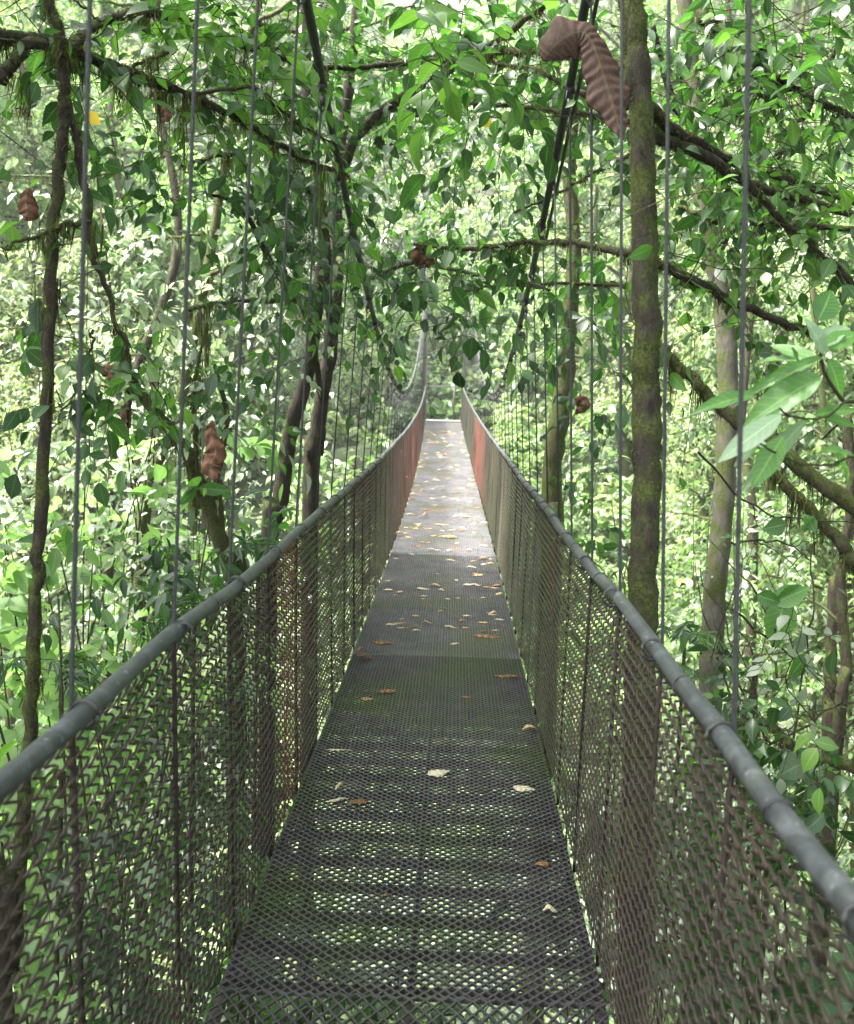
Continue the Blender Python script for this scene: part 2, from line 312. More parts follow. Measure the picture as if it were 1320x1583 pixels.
rp = ramp(N, [(.35, (.018, .02, .01)), (.55, (.03, .045, .015)), (.75, (.05, .085, .022))]); L(nz.outputs[0], rp.inputs[0])
pb = N('ShaderNodeBsdfPrincipled'); pb.inputs['Roughness'].default_value = .95; L(rp.outputs[0], pb.inputs['Base Color']); o_ = N('ShaderNodeOutputMaterial'); L(pb.outputs[0], o_.inputs[0]); M_SOIL = m

# ---------------------------------------------------------------- bridge geometry
def dz(y): y = np.asarray(y, float); return .00033*((y-11.419)**2-11.419**2)+.22343e-4*y**3-.03702e-6*(y-12)**4
def lat(y): return -.04565*(np.asarray(y, float)/10)**2
HR, WR, WD, YE, Y0 = 1.099, .565, .543, 30.49, -1.6
def cz(y): return dz(y)+HR+.5515+.0163*(np.asarray(y, float)-12.893)**2
def cx_(y, s): return lat(y)+s*(WR-.0085*np.maximum(12.893-np.asarray(y), 0))
bridge = empty('suspension_footbridge', (0, 0, 0), 'narrow steel suspension footbridge with rusty chain link sides and grating deck crossing the forest', 'footbridge')
edges = [-1.6, 2.595, 6.263, 10.177, 13.75, 17.1, 20.6, 24.0, 27.4, YE]
bar_n = 0
for pi in range(len(edges)-1):
    ya, yb = edges[pi]+.004, edges[pi+1]-.004
    near = pi < 3
    mb = MB(); px, py = (.0385, .0185) if pi else (.043, .03)
    nx = int(round(2*WD/px)); ny = int((yb-ya)/py); px = 2*WD/nx; py = (yb-ya)/ny
    # expanded metal: strands running across in zigzag, each a thin upright ribbon
    t = np.linspace(0, nx, nx*2+1) if True else 0
    X = -WD+t*px; zig = np.where(np.arange(len(t)) % 2, .5, -.5)
    lift = 0 if pi else .012
    rows = np.arange(ny+1)
    for par in (0, 1):
        yy = ya+(rows[par::2])*py
        if len(yy) == 0: continue
        sg = 1 if par == 0 else -1
        pts = np.zeros((len(yy), len(t), 3)); pts[..., 0] = X; pts[..., 1] = np.clip(yy[:, None]+zig[None]*sg*py*.98, ya, yb)
        pts[..., 2] = dz(pts[..., 1])+lift+.003*zig*sg+vnoise(np.stack([pts[..., 0]*2, pts[..., 1], 0*pts[..., 0]], -1), 2.2, 5)*.004
        pts[..., 0] += lat(pts[..., 1])
        w_, h_ = (.0105, .007) if pi < 3 else (.0085, .006)
        N_, m_ = len(yy), len(t)
        quad = np.array([(0, -w_/2, -h_/2), (0, w_/2, -h_/2), (0, w_/2, h_/2), (0, -w_/2, h_/2)])
        v = (pts[:, :, None]+quad).reshape(-1, 3)
        i = (np.arange(N_)[:, None, None]*m_+np.arange(m_-1)[None, :, None])*4+np.arange(4); j = (np.arange(N_)[:, None, None]*m_+np.arange(m_-1)[None, :, None])*4+(np.arange(4)+1) % 4
        mb.add(v, [np.stack([i, i+4, j+4, j], -1).reshape(-1, 4)])
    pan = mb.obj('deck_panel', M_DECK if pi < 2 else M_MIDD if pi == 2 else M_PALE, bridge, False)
    # frame under the mesh: side angles, centre stringer
    yl = np.linspace(ya, yb, 14)
    for xs, hw in ((-WD+.012, .016), (WD-.012, .016), (.0, .013)):
        fb = MB(); q = []
        for y in yl:
            zc = float(dz(y))-.009; xc = xs+float(lat(y)); q += [(xc-hw, y, zc-.03), (xc+hw, y, zc-.03), (xc+hw, y, zc), (xc-hw, y, zc)]
        i = np.arange(13)[:, None]*4+np.arange(4); j = np.arange(13)[:, None]*4+(np.arange(4)+1) % 4
        fb.add(q, [np.stack([i, i+4, j+4, j], -1).reshape(-1, 4), np.array([[0, 1, 2, 3], [55, 54, 53, 52]])]); fb.obj('stringer', M_STEEL, pan, False)
    stp = .2 if ya < 12 else .5
    for y in np.arange(ya+.06, yb-.02, stp):
        if y < .8: continue
        fb = MB(); z = float(dz(y)); x = float(lat(y)); box(fb, (x-WD+.03, y-.008, z-.042), (x+WD-.03, y+.008, z-.0105)); fb.obj('crossbar', M_STEEL, pan, False); bar_n += 1
# end slab and posts
mb = MB(); xe = float(lat(YE)); ze = float(dz(YE)); box(mb, (xe-.6, YE+.01, ze-.5), (xe+.6, YE+1.6, ze+.05)); o = mb.obj('concrete_threshold', M_SLAB, bridge, False); o['label'] = 'pale grey concrete step at the far end'
# chain link sides
def fence_tint(y, z, s):
    y = np.asarray(y); base = np.array([.085, .068, .055]); red = np.array([.2, .05, .03]); moss_ = np.array([.1, .105, .035]); grey = np.array([.12, .11, .1]); pink = np.array([.34, .13, .11])
    def band(c, h, k=1.): return np.exp(-((y-c)/h)**2)[..., None]*k
    c = np.broadcast_to(base, y.shape+(3,)).copy()
    P3 = np.stack([y, z*.5, 0*y+s*3.], -1)
    def mixin(c, t, f): f = np.clip(f, 0, 1); return c*(1-f)+t*f
    n1 = vnoise(P3, 3.1, 11)[..., None]; n2 = vnoise(P3, 5.3, 12)[..., None]
    c = mixin(c, moss_, .35+.5*n1); c = mixin(c, red*.9, 1.5*np.clip(n2-.15, 0, .6))
    if s < 0:
        c = mixin(c, red*1.3, band(4.0, .2, 1.)); c = mixin(c, moss_*1.1, band(5.6, .9, .6)); c = mixin(c, red*.9, band(7.3, .35, .7)); c = mixin(c, moss_*1.3, band(9., 1.1, .8)); c = mixin(c, grey, band(11.5, 1., .6)); c = mixin(c, pink*1.9, band(18.5, 6., 1.))
        c = mixin(c, grey, band(2.4, .8, .45)); LR = band(3.9, .26, 1.)
    else:
        c = mixin(c, red*.55, band(2.6, .5, .6)); c = mixin(c, moss_, band(6.5, 2., .7)); c = mixin(c, moss_*1.5, band(12, 2., .7)); c = mixin(c, np.array([.6, .17, .1]), band(18., 2.8, 1.)); c = mixin(c, moss_*1.5, band(23, 2.5, .7))
    c = mixin(c, np.array([.085, .055, .04])*(1+.5*n2), np.clip(1.1-(y-2.)/2.5, 0, .8)[..., None])
    if s < 0: c = mixin(c, np.array([.22, .05, .035]), LR*.8)
    return c*(1+.35*n1)*.24
PWD, PHT = .048, .036
for s in (-1, 1):
    for pi in range(len(edges)-1):
        ya, yb = edges[pi], edges[pi+1]
        mb = MB(); yw = np.arange(ya+PWD/2, yb, PWD); det = pi < 3
        nh = int(HR/PHT*2); per = 4 if det else 2
        tt = np.arange(nh*per+1)/per
        ph = tt % 2
        if det: zg = np.where(ph < 1, 1, -1)*0.; tri = np.where(ph < 1, 2*ph-1, 3-2*ph); zg = np.sign(tri)*np.abs(tri)**.8*.56; dep = np.where(ph < 1, 1, -1)*np.sin(math.pi*(ph % 1))*.0035
        else: tri = np.where(ph < 1, 2*ph-1, 3-2*ph); zg = tri*.54; dep = 0*tri
        pts = np.zeros((len(yw), len(tt), 3))
        sag = vnoise(np.stack([yw, 0*yw, 0*yw+s], -1), 2.4, 21)*.01
        hfrac = 1-tt/nh
        Y = yw[:, None]+zg[None]*PWD
        Pn = np.stack([Y*1., np.broadcast_to(hfrac, Y.shape), 0*Y+s*2], -1)
        Y = Y+vnoise(Pn, 4., 22)*.006+rng.normal(0, .0012, Y.shape)
        Y = Y+.006*np.sin(Pn[..., 1]*3.1+yw[:, None]*.8)
        bul = vnoise(Pn, 2.1, 23)*.012+vnoise(Pn, 7., 24)*.004
        pts[..., 1] = Y; pts[..., 0] = lat(Y)+s*(WD+.014+(WR-WD)*hfrac+dep+bul*4*hfrac*(1-hfrac)+.004)
        pts[..., 2] = dz(Y)-.015+(HR-.005)*hfrac+sag[:, None]*hfrac*.5+rng.normal(0, .001, Y.shape)
        multitube(mb, pts, .0034 if det else .0036, 4 if det else 3, col=fence_tint(pts[..., 1], pts[..., 2], s))
        mb.obj('chain_link_panel', M_FENCE, bridge)
# handrails with ties, main cables, suspenders
for s in (-1, 1):
    ys = np.arange(Y0, YE+.01, .11); mb = MB()
    p = np.stack([lat(ys)+s*WR, ys, dz(ys)+HR], -1)
    kn = vnoise(p*np.array([0, 1, 0]), 3.3, 31+s); p[:, 0] += kn*.006; p[:, 2] += vnoise(p*np.array([0, 1, 0]), 4.1, 33+s)*.007
    tube(mb, p, .019, 12)
    rail = mb.obj('handrail', M_RAIL, bridge)
    nt_ = 0
    for y in np.arange(1.06-.31, 16, .31):
        i = int((y-Y0)/.11); f = (y-Y0)/.11-i; c = p[i]*(1-f)+p[i+1]*f
        if rng.random() < .45: continue
        mb = MB(); th = np.linspace(0, 2*math.pi, 13); tl = rng.uniform(-.25, .25); wr_ = .0015
        ring = np.stack([c[0]+.0225*np.cos(th), c[1]+.0225*tl*np.sin(th), c[2]+.0225*np.sin(th)], -1); tube(mb, ring, wr_, 5)
        ring[:, 1] += .005; ring[:, 1] -= .01*np.sin(th)*tl; tube(mb, ring, wr_, 5)
        mb.obj('wire_tie', M_CABLE, rail)
    yc = np.linspace(-5.5, YE+.5, 150); mb = MB(); p = np.stack([cx_(yc, s), yc, cz(yc)], -1); tube(mb, p, .0175, 8, rough=.05)
    if s > 0:
        q = p[:46].copy(); q[:, 0] += .03; q[:, 2] -= .02+.03*np.sin(np.arange(46)*.3)**2; tube(mb, q, .008, 6)
    mc = mb.obj('main_cable', M_CABLE, bridge)
    for k, y in enumerate(np.arange(1.077 if s < 0 else 1.071, YE-.2, .6106)):
        top = np.array([float(cx_(y, s)), y, float(cz(y))]); mid = np.array([float(lat(y))+s*(WR+.016), y, float(dz(y))+HR]); bot = np.array([float(lat(y))+s*(WD+.022), y, float(dz(y))-.06])
        mid[0] += rng.normal(0, .003)
        mb = MB()
        L_ = top[2]-mid[2]
        if y < 4.5:                     # twisted strands of the nearest wire ropes
            nseg = max(int(L_/.009), 8); t = np.linspace(0, 1, nseg)[:, None]; c = mid*(1-t)+top*t
            for a in range(5):
                th = t[:, 0]*L_/.062*2*math.pi+a*2*math.pi/5
                q = c.copy(); q[:, 0] += .0027*np.cos(th); q[:, 1] += .0027*np.sin(th); tube(mb, q, .0021, 5)
        else: tube(mb, [mid, (mid+top)/2, top], .0042, 6)
        so_ = mb.obj('suspender', M_ROPE, bridge)
        mb = MB(); tube(mb, [mid, (mid+bot)/2+np.array([0, rng.normal(0, .006), 0]), bot], .006, 6, rough=.08); mb.obj('hanger_rod', M_ROD, so_)
        if k < 30:
            mb = MB(); d = np.array([0, .0, 1.])
            tube(mb, [top+d*.02, top-d*.03], .02, 8, rough=.1); tube(mb, [top-d*.05, top-d*.085], .011, 6, rough=.1)
            lp = np.linspace(0, 2*math.pi, 9); tube(mb, np.stack([top[0]+.016*np.sin(lp), top[1]+.02*np.sin(lp), top[2]-.06+.05*np.cos(lp)], -1), .004, 5)
            mb.obj('cable_clamp', M_CABLE, so_)
        if y < 9:
            mb = MB(); lp = np.linspace(0, 2*math.pi, 11); c = mid+np.array([-s*.024, 0, 0])
            tube(mb, np.stack([c[0]+.026*np.cos(lp), c[1]+0*lp, c[2]+.026*np.sin(lp)], -1), .004, 5); tube(mb, [mid+[s*.004, -.014, .0], mid+[s*.004, .014, .0]], .007, 6); mb.obj('rail_clamp', M_CABLE, so_)
    mb = MB(); x = float(lat(YE))+s*.59; box(mb, (x-.06, YE+.02, ze-1.), (x+.06, YE+.16, ze+4.2)); mb.obj('end_post', M_STEEL, bridge, False)
mb = MB(); tube(mb, [(xe+.3, YE+1.5, ze), (xe+.3, YE+1.5, ze+1.15)], .03, 6); tube(mb, [(xe-.5, YE+1.5, ze+1.1), (xe+.6, YE+1.5, ze+1.1)], .02, 6); mb.obj('end_railing', M_STEEL, bridge)

# ---------------------------------------------------------------- terrain
def sm(a, b, x): t = np.clip((x-a)/(b-a), 0, 1); return t*t*(3-2*t)
def terrain(x, y):
    x = np.asarray(x, float); y = np.asarray(y, float)
    z = -7.5+7.4*sm(13, 31, y)+7.2*sm(0, -6, y)
    z = z+.62*np.maximum(y-32.5, 0)
    l = np.maximum(np.abs(x+1)-5.5, 0); z = z+np.where(x < 0, .42, .4)*l*(1+.012*l)*sm(-4, 6, y)
    q = np.stack([x, y, 0*x], -1)
    return z+vnoise(q, .35, 41)*.6+vnoise(q, 1.1, 42)*.2
gx = np.linspace(-70, 70, 141); gy = np.linspace(-25, 95, 121); GX, GY = np.meshgrid(gx, gy)
GZ = terrain(GX, GY)
core = (np.abs(GX) < 1.6) & (GY > 29.5) & (GY < 33.5); GZ[core] = np.minimum(GZ[core], -.15+ze)
mb = MB(); i = np.arange(120)[:, None]*141+np.arange(140)[None]
mb.add(np.stack([GX, GY, GZ], -1).reshape(-1, 3), [np.stack([i, i+1, i+142, i+141], -1).reshape(-1, 4)])
g = mb.obj('ground', M_SOIL); g['kind'] = 'structure'

# ---------------------------------------------------------------- undergrowth (uncountable ground cover)
def frustum_xy(n, dmin, dmax, spread=1.25):
    d = dmin*(dmax/dmin)**rng.random(n); a = YAW+np.arctan(rng.uniform(-1, 1, n)*spread*PW/2/F)
    return CAM[0]+d*np.sin(a), d*np.cos(a), d
def off_bridge(x, y, m_=1.3): return (np.abs(x-lat(y)) > m_) | (y > 32.3)
def cover(n, dmin, dmax, hmax, size, tpl, mat, name, label, seed, patch, patch_t, sgrow=.0, wid=1.):
    x, y, d = frustum_xy(n, dmin, dmax); q = np.stack([x, y, 0*x], -1)
    k = (vnoise(q, patch, seed) > patch_t); x, y, d, q = x[k], y[k], d[k], q[k]
    cl = .5+.5*vnoise(q, 1.7, seed+1)
    h = hmax*cl*rng.random(len(x))**.6
    z = terrain(x, y)+h+.05
    k = (z < dz(y)-.5) | (np.abs(x-lat(y)) > 1.6) | (y > 32.3); x, y, z, d = x[k], y[k], z[k], d[k]
    # leaves grouped in whorls
    nl = 6; N_ = len(x); ax = rdir(N_*nl, -.1, .45); pos = np.repeat(np.stack([x, y, z], -1), nl, 0)+ax*.02
    nn = np.array([0, 0, 1.])+rng.normal(0, .35, (N_*nl, 3))
    sz = np.repeat((size+sgrow*d), nl)*rng.uniform(.6, 1.3, N_*nl)
    r = np.clip(np.repeat(rng.random(N_)*.6, nl)+rng.random(N_*nl)*.4, 0, 1)
    lb = MB(); leaves(lb, pos, ax, nn, sz, tpl, r, wid); o = lb.obj(name, mat); tag(o, label, 'undergrowth', kind='stuff')
cover(9000, 2.5, 10, 1.8, .12, T_MID, M_DARK, 'ravine_cover', 'dark leafy ground cover in the shaded ravine below the near bridge', 55, .5, -.8, .0)  # dark leaf colour puts the shade below the bridge into the foliage
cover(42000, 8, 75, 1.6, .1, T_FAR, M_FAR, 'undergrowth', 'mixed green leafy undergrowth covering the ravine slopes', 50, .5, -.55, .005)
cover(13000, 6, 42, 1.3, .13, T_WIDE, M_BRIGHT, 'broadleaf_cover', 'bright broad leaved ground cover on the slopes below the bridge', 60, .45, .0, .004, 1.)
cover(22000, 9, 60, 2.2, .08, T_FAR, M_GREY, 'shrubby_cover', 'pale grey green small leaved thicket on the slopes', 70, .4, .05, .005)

# ---------------------------------------------------------------- forest trees behind (things, copied)
def forest_proto(kind):
    r_ = MB(); lb = MB(); h = 9.
    tr = spline([(0, 0, -1), (.15, .1, 2), (-.1, .2, 5), (.2, 0, 8.3)], 6, .03); tube(r_, tr, np.linspace(.17, .05, len(tr)), 8, rough=.06)
    nb = 26; mat = [M_FAR, M_GREY, M_BRIGHT, M_FAR][kind]
    for b in range(nb):
        z0 = 1.2+7.*b/nb; a = rng.uniform(0, 6.28); ln = rng.uniform(1.3, 3.1)*(1-.35*b/nb)
        s0 = np.array([0, 0, z0]); dr = np.array([math.cos(a), math.sin(a), rng.uniform(-.05, .55)])
        br = spline([s0, s0+dr*ln*.5+np.array([0, 0, .15]), s0+dr*ln+np.array([0, 0, -.1])], 5, .04); tube(r_, br, np.linspace(.045, .012, len(br)), 5)
        n = 34 if kind != 2 else 24
        og = along(br, n, .2, 1.); dd = nrm(dr*.6+rdir(n, .1))
        sprays(lb, r_, og, dd, .75, 8, [.15, .1, .21, .13][kind], [T_FAR, T_FAR, T_MID, T_FAR][kind], .5, .004, 0., [1, 1, 1.2, .75][kind])
    return r_.mesh('trunk', M_BARKM), lb.mesh('crown', mat)
protos = [forest_proto(k) for k in range(4)]
kinds = ['mid green', 'small leaved grey green', 'broad leaved bright green', 'narrow leaved green']
def place_forest(x, y, sc_, k, label, group, zoff=0.):
    t = bpy.data.objects.new('forest_tree', None); sc.collection.objects.link(t); t.location = (x, y, float(terrain(x, y))+zoff)
    t.rotation_euler = (rng.normal(0, .05), rng.normal(0, .05), rng.uniform(0, 6.28)); t.scale = (sc_*rng.uniform(.85, 1.15),)*2+(sc_,)
    tag(t, label, 'tree', group)
    for nme, me in zip(('trunk', 'crown'), protos[k]):
        c = bpy.data.objects.new(nme, me); sc.collection.objects.link(c); c.parent = t
spots = []
for (n, d0, d1, wide) in ((17, 12, 19, 1.15), (24, 19, 28, 1.2), (30, 28, 42, 1.25), (26, 42, 60, 1.1)):
    for q in range(n):
        for _ in range(20):
            d = rng.uniform(d0, d1); u = (-1+2*(q+rng.uniform(.1, .9))/n)*wide
            a = YAW+math.atan(u*PW/2/F); x, y = CAM[0]+d*math.sin(a), d*math.cos(a)
            if (abs(x-float(lat(y))) > (6. if y < 26 else 5.)) and not (d < 20 and -9 < x < -4 and y < 17): break
        else: continue
        spots.append((x, y, d))
for (x, y, d) in spots:
    k = int(rng.integers(0, 4)); side = 'left' if x < lat(y) else 'right'
    if y > 31.5 and abs(x) < 7: lab, gr = f'{kinds[k]} tree on the slope beyond the far end of the bridge', f'{kinds[k]} trees beyond the bridge end'
    else:
        fr = 'bright forest far off' if d > 24 else 'ravine slope'
        lab, gr = f'{kinds[k]} tree on the {fr} {side} of the bridge', f'{kinds[k]} trees, {fr}, {side}'
    place_forest(x, y, rng.uniform(.75, 1.2)*(1 if d < 28 else 1.35 if d < 42 else 1.7), k, lab, gr)
# ---------------------------------------------------------------- near trees
def Q(pts, d0, d1=None, ox=0., oy=0., k=2.):
    d1 = d0 if d1 is None else d1; n = len(pts)
    return np.array([P(ox+a/k, oy+b/k, d0+(d1-d0)*i/max(n-1, 1)) for i, (a, b) in enumerate(pts)])
def Z1(p, d0, d1=None): return Q(p, d0, d1)
def Z2(p, d0, d1=None): return Q(p, d0, d1, 660, 0)
def Z3(p, d0, d1=None): return Q(p, d0, d1, 0, 500)
def Z4(p, d0, d1=None): return Q(p, d0, d1, 660, 500)
def Z6(p, d0, d1=None): return Q(p, d0, d1, 660, 1000)
def X(p, d0, d1=None): return Q(p, d0, d1, 0, 0, 1.)
class Tree:
    def __init__(s, name, label, cat, base, group=None): s.t = empty(name, base, label, cat, group); s.tw = MB(); s.lv = {}; s.ms = MB(); s.base = base
    def limb(s, name, pts, r0, r1, k=9, mat=None, mossy=None, hang=0, fuzz=900, jit=.006, hl=.12, msize=.012):
        p = spline(pts, 8, jit); r = np.linspace(r0, r1, len(p)); mb = MB(); tube(mb, p, r*(1+.12*np.abs(vnoise(p, 14., 9))), k, rough=.05); mb.obj(name, mat or M_BARK, s.t)
        if mossy: moss(s.ms, p, r, fuzz*mossy, hang, hl, msize)
        return p
    def spr(s, mat, org, dr, *a, **k):
        lb = s.lv.setdefault(mat.name, (mat, MB()))[1]; sprays(lb, s.tw, org, dr, *a, **k)
    def done(s, foliage='crown'):
        s.ms.obj('moss', M_MOSS, s.t)
        for q, (mat, lb) in enumerate(s.lv.values()):
            if q == 0: lb.merge(s.tw)
            lb.obj(foliage, (mat, M_BARK), s.t)
def down(p, extra=0.):                 # continue a stem to the ground
    x, y = p[0], p[1]; return np.array([x, y, float(terrain(x, y))-.3])
def clump(T, mat, px, py, d, rpx, n, ls=.12, ln=.4, nl=7, tpl=T_NEAR, droop=.5, dd=.35, rsh=0., wid=1., bias=(0, 0, 0), ell=1.):
    n = max(2, int(n*.9)) if d < 7 else int(n*1.2)
    if 400 < px < 630 and py < 560 and T.t.name != 'slim_tree': d = max(d, 950./(705-px)+.9)
    if 745 < px < 960 and py < 560: d = max(d, 950./(px-675)+.9)
    c = P(px, py, d); R = rpx/F*d; u = rdir(n)*(rng.random((n, 1))**.45)
    org = c+u[:, :1]*RT*R+u[:, 2:]*np.array([0, 0, 1.])*R*ell+u[:, 1:2]*FW*dd*d*.5
    dr = rdir(n, .05, .7)+np.array(bias)
    for q in range(3):                  # mixed species: leaf size, breadth and droop differ from twig to twig
        sl_ = slice(q, None, 3); T.spr(mat, org[sl_], dr[sl_], ln*[1, .8, 1.25][q], nl+[0, 2, -1][q], ls*[.72, .5, .92][q], tpl, droop*[1, .7, 1.3][q], .002, rsh, wid*[1, 1.15, .8][q])
    m_ = n//2; T.spr(mat, org[:m_], rdir(m_, -.1, .6), ln*2.4, 3, ls*.45, tpl, droop*.5, .0028, rsh, wid)
def hangers(T, poly, n, lo, hi, mat, ls=.12, ln=.4, nl=6, droop=.6, tpl=T_NEAR, rsh=0., up=.0, wid=1.):
    n = int(n*.6)+1
    og = along(poly, n, lo, hi); tan = nrm(poly[-1]-poly[0]); dr = rdir(n, up, .8)+tan*.4
    h_ = n//2; T.spr(mat, og[:h_], dr[:h_], ln, nl, ls*.8, tpl, droop, .0022, rsh, wid); T.spr(mat, og[h_:], dr[h_:], ln*.9, nl+2, ls*.52, tpl, droop*.7, .0022, rsh, wid*1.1)
    T.spr(mat, og[:h_], rdir(h_, -.1, .6), ln*2, 3, ls*.45, tpl, droop*.6, .0026, rsh, wid)
# --- A: slim mossy tree just outside the left rail, whose limbs cross the top left
st = np.vstack([Z1([(150, -160), (150, 0), (185, 90), (192, 160), (200, 300), (190, 450), (170, 700), (155, 1056)], 3.2), Z3([(125, 600), (110, 850), (100, 1056)], 3.2), Q([(90, 250), (70, 500), (40, 1000), (20, 1250)], 3.2, 3.2, 0, 1000)])
A = Tree('slim_tree', 'slim mossy tree with two crossing limbs just outside the left handrail', 'tree', down(st[-1]))
A.limb('trunk', np.vstack([st, down(st[-1])[None]]), .014, .024, mossy=1., hang=3, hl=.05, msize=.007, fuzz=1800)
a1 = A.limb('branch', Z1([(-60, 90), (0, 110), (100, 125), (200, 150), (300, 185), (400, 225), (500, 265), (600, 300), (700, 350), (800, 410), (900, 470), (1000, 515), (1080, 545)], 3.1, 4.6), .026, .008, mossy=1.3, hang=20, hl=.13, fuzz=2200)
a2 = A.limb('branch', Z1([(205, 150), (250, 110), (310, 70), (430, 45), (560, 60), (680, 120), (800, 155), (900, 190), (1000, 210), (1180, 205), (1330, 190)], 3.2, 5.4), .017, .012, mossy=1., hang=9, hl=.08)
a3 = A.limb('branch', Z1([(600, 290), (780, 270), (860, 330), (950, 400), (1060, 460)], 3.6, 4.6), .007, .004, mossy=.6, hang=3)
a4 = A.limb('branch', Z1([(205, 300), (240, 450), (270, 620), (290, 780), (340, 930), (385, 1080), (400, 1200), (400, 1320)], 3.2, 3.5), .015, .004, mossy=.6, hang=2, hl=.05)
a5 = A.limb('branch', Z3([(290, 20), (280, 60), (240, 200), (190, 270)], 3.4), .005, .003)
a6 = A.limb('branch', Z1([(275, 690), (180, 700), (90, 740), (10, 770)], 3.2, 3.0), .01, .004, mossy=1.4, hang=26, hl=.1)
a7 = A.limb('branch', Z1([(410, 215), (480, 175), (520, 160)], 3.4), .006, .004, mossy=1.2, hang=14, hl=.1)
a8 = A.limb('branch', Z1([(230, 0), (290, 50), (310, 70)], 3.2), .004, .003)
a9 = A.limb('branch', Z1([(0, 250), (40, 190), (80, 140), (130, 130)], 3.1), .022, .016, mossy=1.2, hang=6)
for (x, y, n, l) in ((390, 230, 9, .2), (495, 290, 7, .17), (65, 230, 6, .14), (65, 330, 4, .13), (255, 130, 4, .1), (550, 330, 4, .26), (420, 40, 5, .06)):
    c = Z1([(x-18, y), (x+18, y+4)], 3.3+x*.0012, 3.35+x*.0012); moss(A.ms, c, .004, 400, n*13, l, .01)
hangers(A, a1, 30, .2, .72, M_NEAR, .12, .35, 6, .5, up=-.1); hangers(A, a2, 52, .3, .8, M_NEAR, .13, .4, 7, .3, up=.35, rsh=.15); hangers(A, a3, 5, .1, .5, M_NEAR, .1, .3)
hangers(A, a4, 8, .5, 1, M_NEAR, .12, .2, 4, .4, rsh=.2); hangers(A, a5, 5, .3, 1, M_DARK, .11, .12, 4); hangers(A, a1, 8, 0, .35, M_NEAR, .12, .2, 4)
clump(A, M_NEAR, 60, 10, 3.4, 90, 14, .1, .25, 6); clump(A, M_NEAR, 45, 130, 3.3, 60, 4, .1, .2, 4); clump(A, M_NEAR, 50, 245, 3.3, 50, 5, .11, .2, 4, rsh=.25)
clump(A, M_NEAR, 30, 300, 3.3, 60, 5, .11, .2, 4, rsh=.2); clump(A, M_NEAR, 60, 520, 3.5, 50, 6, .12, .15, 4, rsh=.2)
clump(A, M_DARK, 130, 640, 3.6, 55, 7, .12, .2, 4); clump(A, M_NEAR, 215, 640, 3.6, 60, 7, .12, .2, 4, rsh=.3); clump(A, M_DARK, 180, 440, 3.5, 40, 4, .11, .12, 3)
A.done()
# --- B: canopy tree left of the bridge whose dark leafy boughs hang around the left cable
tb = X([(480, 800), (487, 700), (497, 620), (512, 520), (522, 400), (520, 280), (540, 120), (560, -60)], 9.5, 8.5)
B = Tree('canopy_tree', 'dark trunked tree left of the bridge with glossy boughs hanging around the left main cable', 'tree', down(tb[0]))
B.limb('trunk', np.vstack([down(tb[0])[None], tb]), .085, .042, 10, mossy=.9, hang=2, fuzz=500)
b1 = B.limb('branch', np.vstack([tb[3], Z1([(1000, 700), (940, 560), (860, 470), (700, 480), (560, 510)], 7.5, 5)]), .04, .006, mossy=.5, hang=3)
b2 = B.limb('branch', np.vstack([tb[5], X([(560, 200), (640, 140), (760, 70), (840, 10)], 7, 5)]), .045, .012, mossy=.5, hang=3)
b3 = B.limb('branch', np.vstack([tb[4], X([(560, 430), (640, 405), (730, 425), (850, 450)], 8, 6)]), .03, .006, mossy=.4, hang=2)
b4 = B.limb('branch', np.vstack([tb[2], X([(470, 480), (410, 465), (330, 470), (290, 480)], 8, 6)]), .03, .006, mossy=.8, hang=6)
hangers(B, b1, 20, .2, .6, M_DARK, .15, .45, 7, .8); hangers(B, b2, 34, .2, 1, M_NEAR, .16, .5, 8, .4, up=.2); hangers(B, b3, 26, .1, 1, M_NEAR, .13, .4, 7, .6); hangers(B, b4, 10, .3, 1, M_DARK, .13, .4, 6)
for (x, y, r, n, m_) in ((230, 275, 60, 14, M_DARK), (190, 270, 40, 6, M_DARK), (300, 250, 60, 9, M_NEAR), (440, 250, 60, 16, M_DARK), (450, 330, 45, 12, M_DARK), (430, 420, 40, 11, M_DARK), (470, 470, 50, 10, M_NEAR), (400, 300, 35, 5, M_NEAR), (500, 380, 40, 8, M_NEAR), (540, 470, 45, 8, M_DARK), (600, 440, 50, 10, M_NEAR), (640, 470, 45, 10, M_DARK), (700, 480, 35, 8, M_NEAR), (760, 470, 35, 7, M_DARK), (700, 400, 50, 6, M_DARK), (590, 340, 50, 9, M_NEAR), (560, 200, 55, 10, M_NEAR), (820, 440, 40, 6, M_NEAR), (410, 580, 30, 4, M_DARK), (460, 560, 22, 3, M_GREY)):
    clump(B, m_, x, y, rng.uniform(4.8, 6.4), r, n, .14, .35, 7, droop=.7, rsh=.05)
clump(B, M_DARK, 735, 545, 5.2, 24, 5, .15, .16, 5, droop=1.)
for (x, y, d_, r, n) in ((690, 60, 8, 60, 12), (640, 210, 8, 60, 12), (720, 230, 7.5, 60, 12), (790, 130, 7.5, 50, 10), (690, 310, 8.5, 60, 12), (760, 330, 8, 60, 10), (620, 300, 8.5, 50, 10), (830, 60, 6.5, 50, 8), (660, 140, 9, 60, 12), (780, 240, 8, 50, 10)):
    clump(B, M_NEAR if n != 10 else M_GREY, x, y, d_, r, n, .16, .5, 8, droop=.5)
# big bright leaves near the top centre
for (x, y, r, n) in ((610, 25, 60, 7), (560, 90, 60, 8), (520, 60, 50, 8), (650, 90, 50, 7), (700, 40, 60, 9), (430, 60, 60, 9), (350, 40, 60, 9), (300, 110, 60, 8), (380, 150, 50, 6), (260, 40, 50, 7), (620, 150, 60, 9), (780, 30, 60, 9), (740, 130, 60, 8), (560, 15, 50, 7)):
    clump(B, M_NEAR, x, y, rng.uniform(3.2, 5.), r, int(n*1.2), .15, .3, 6, droop=.25, rsh=.12)
B.done()
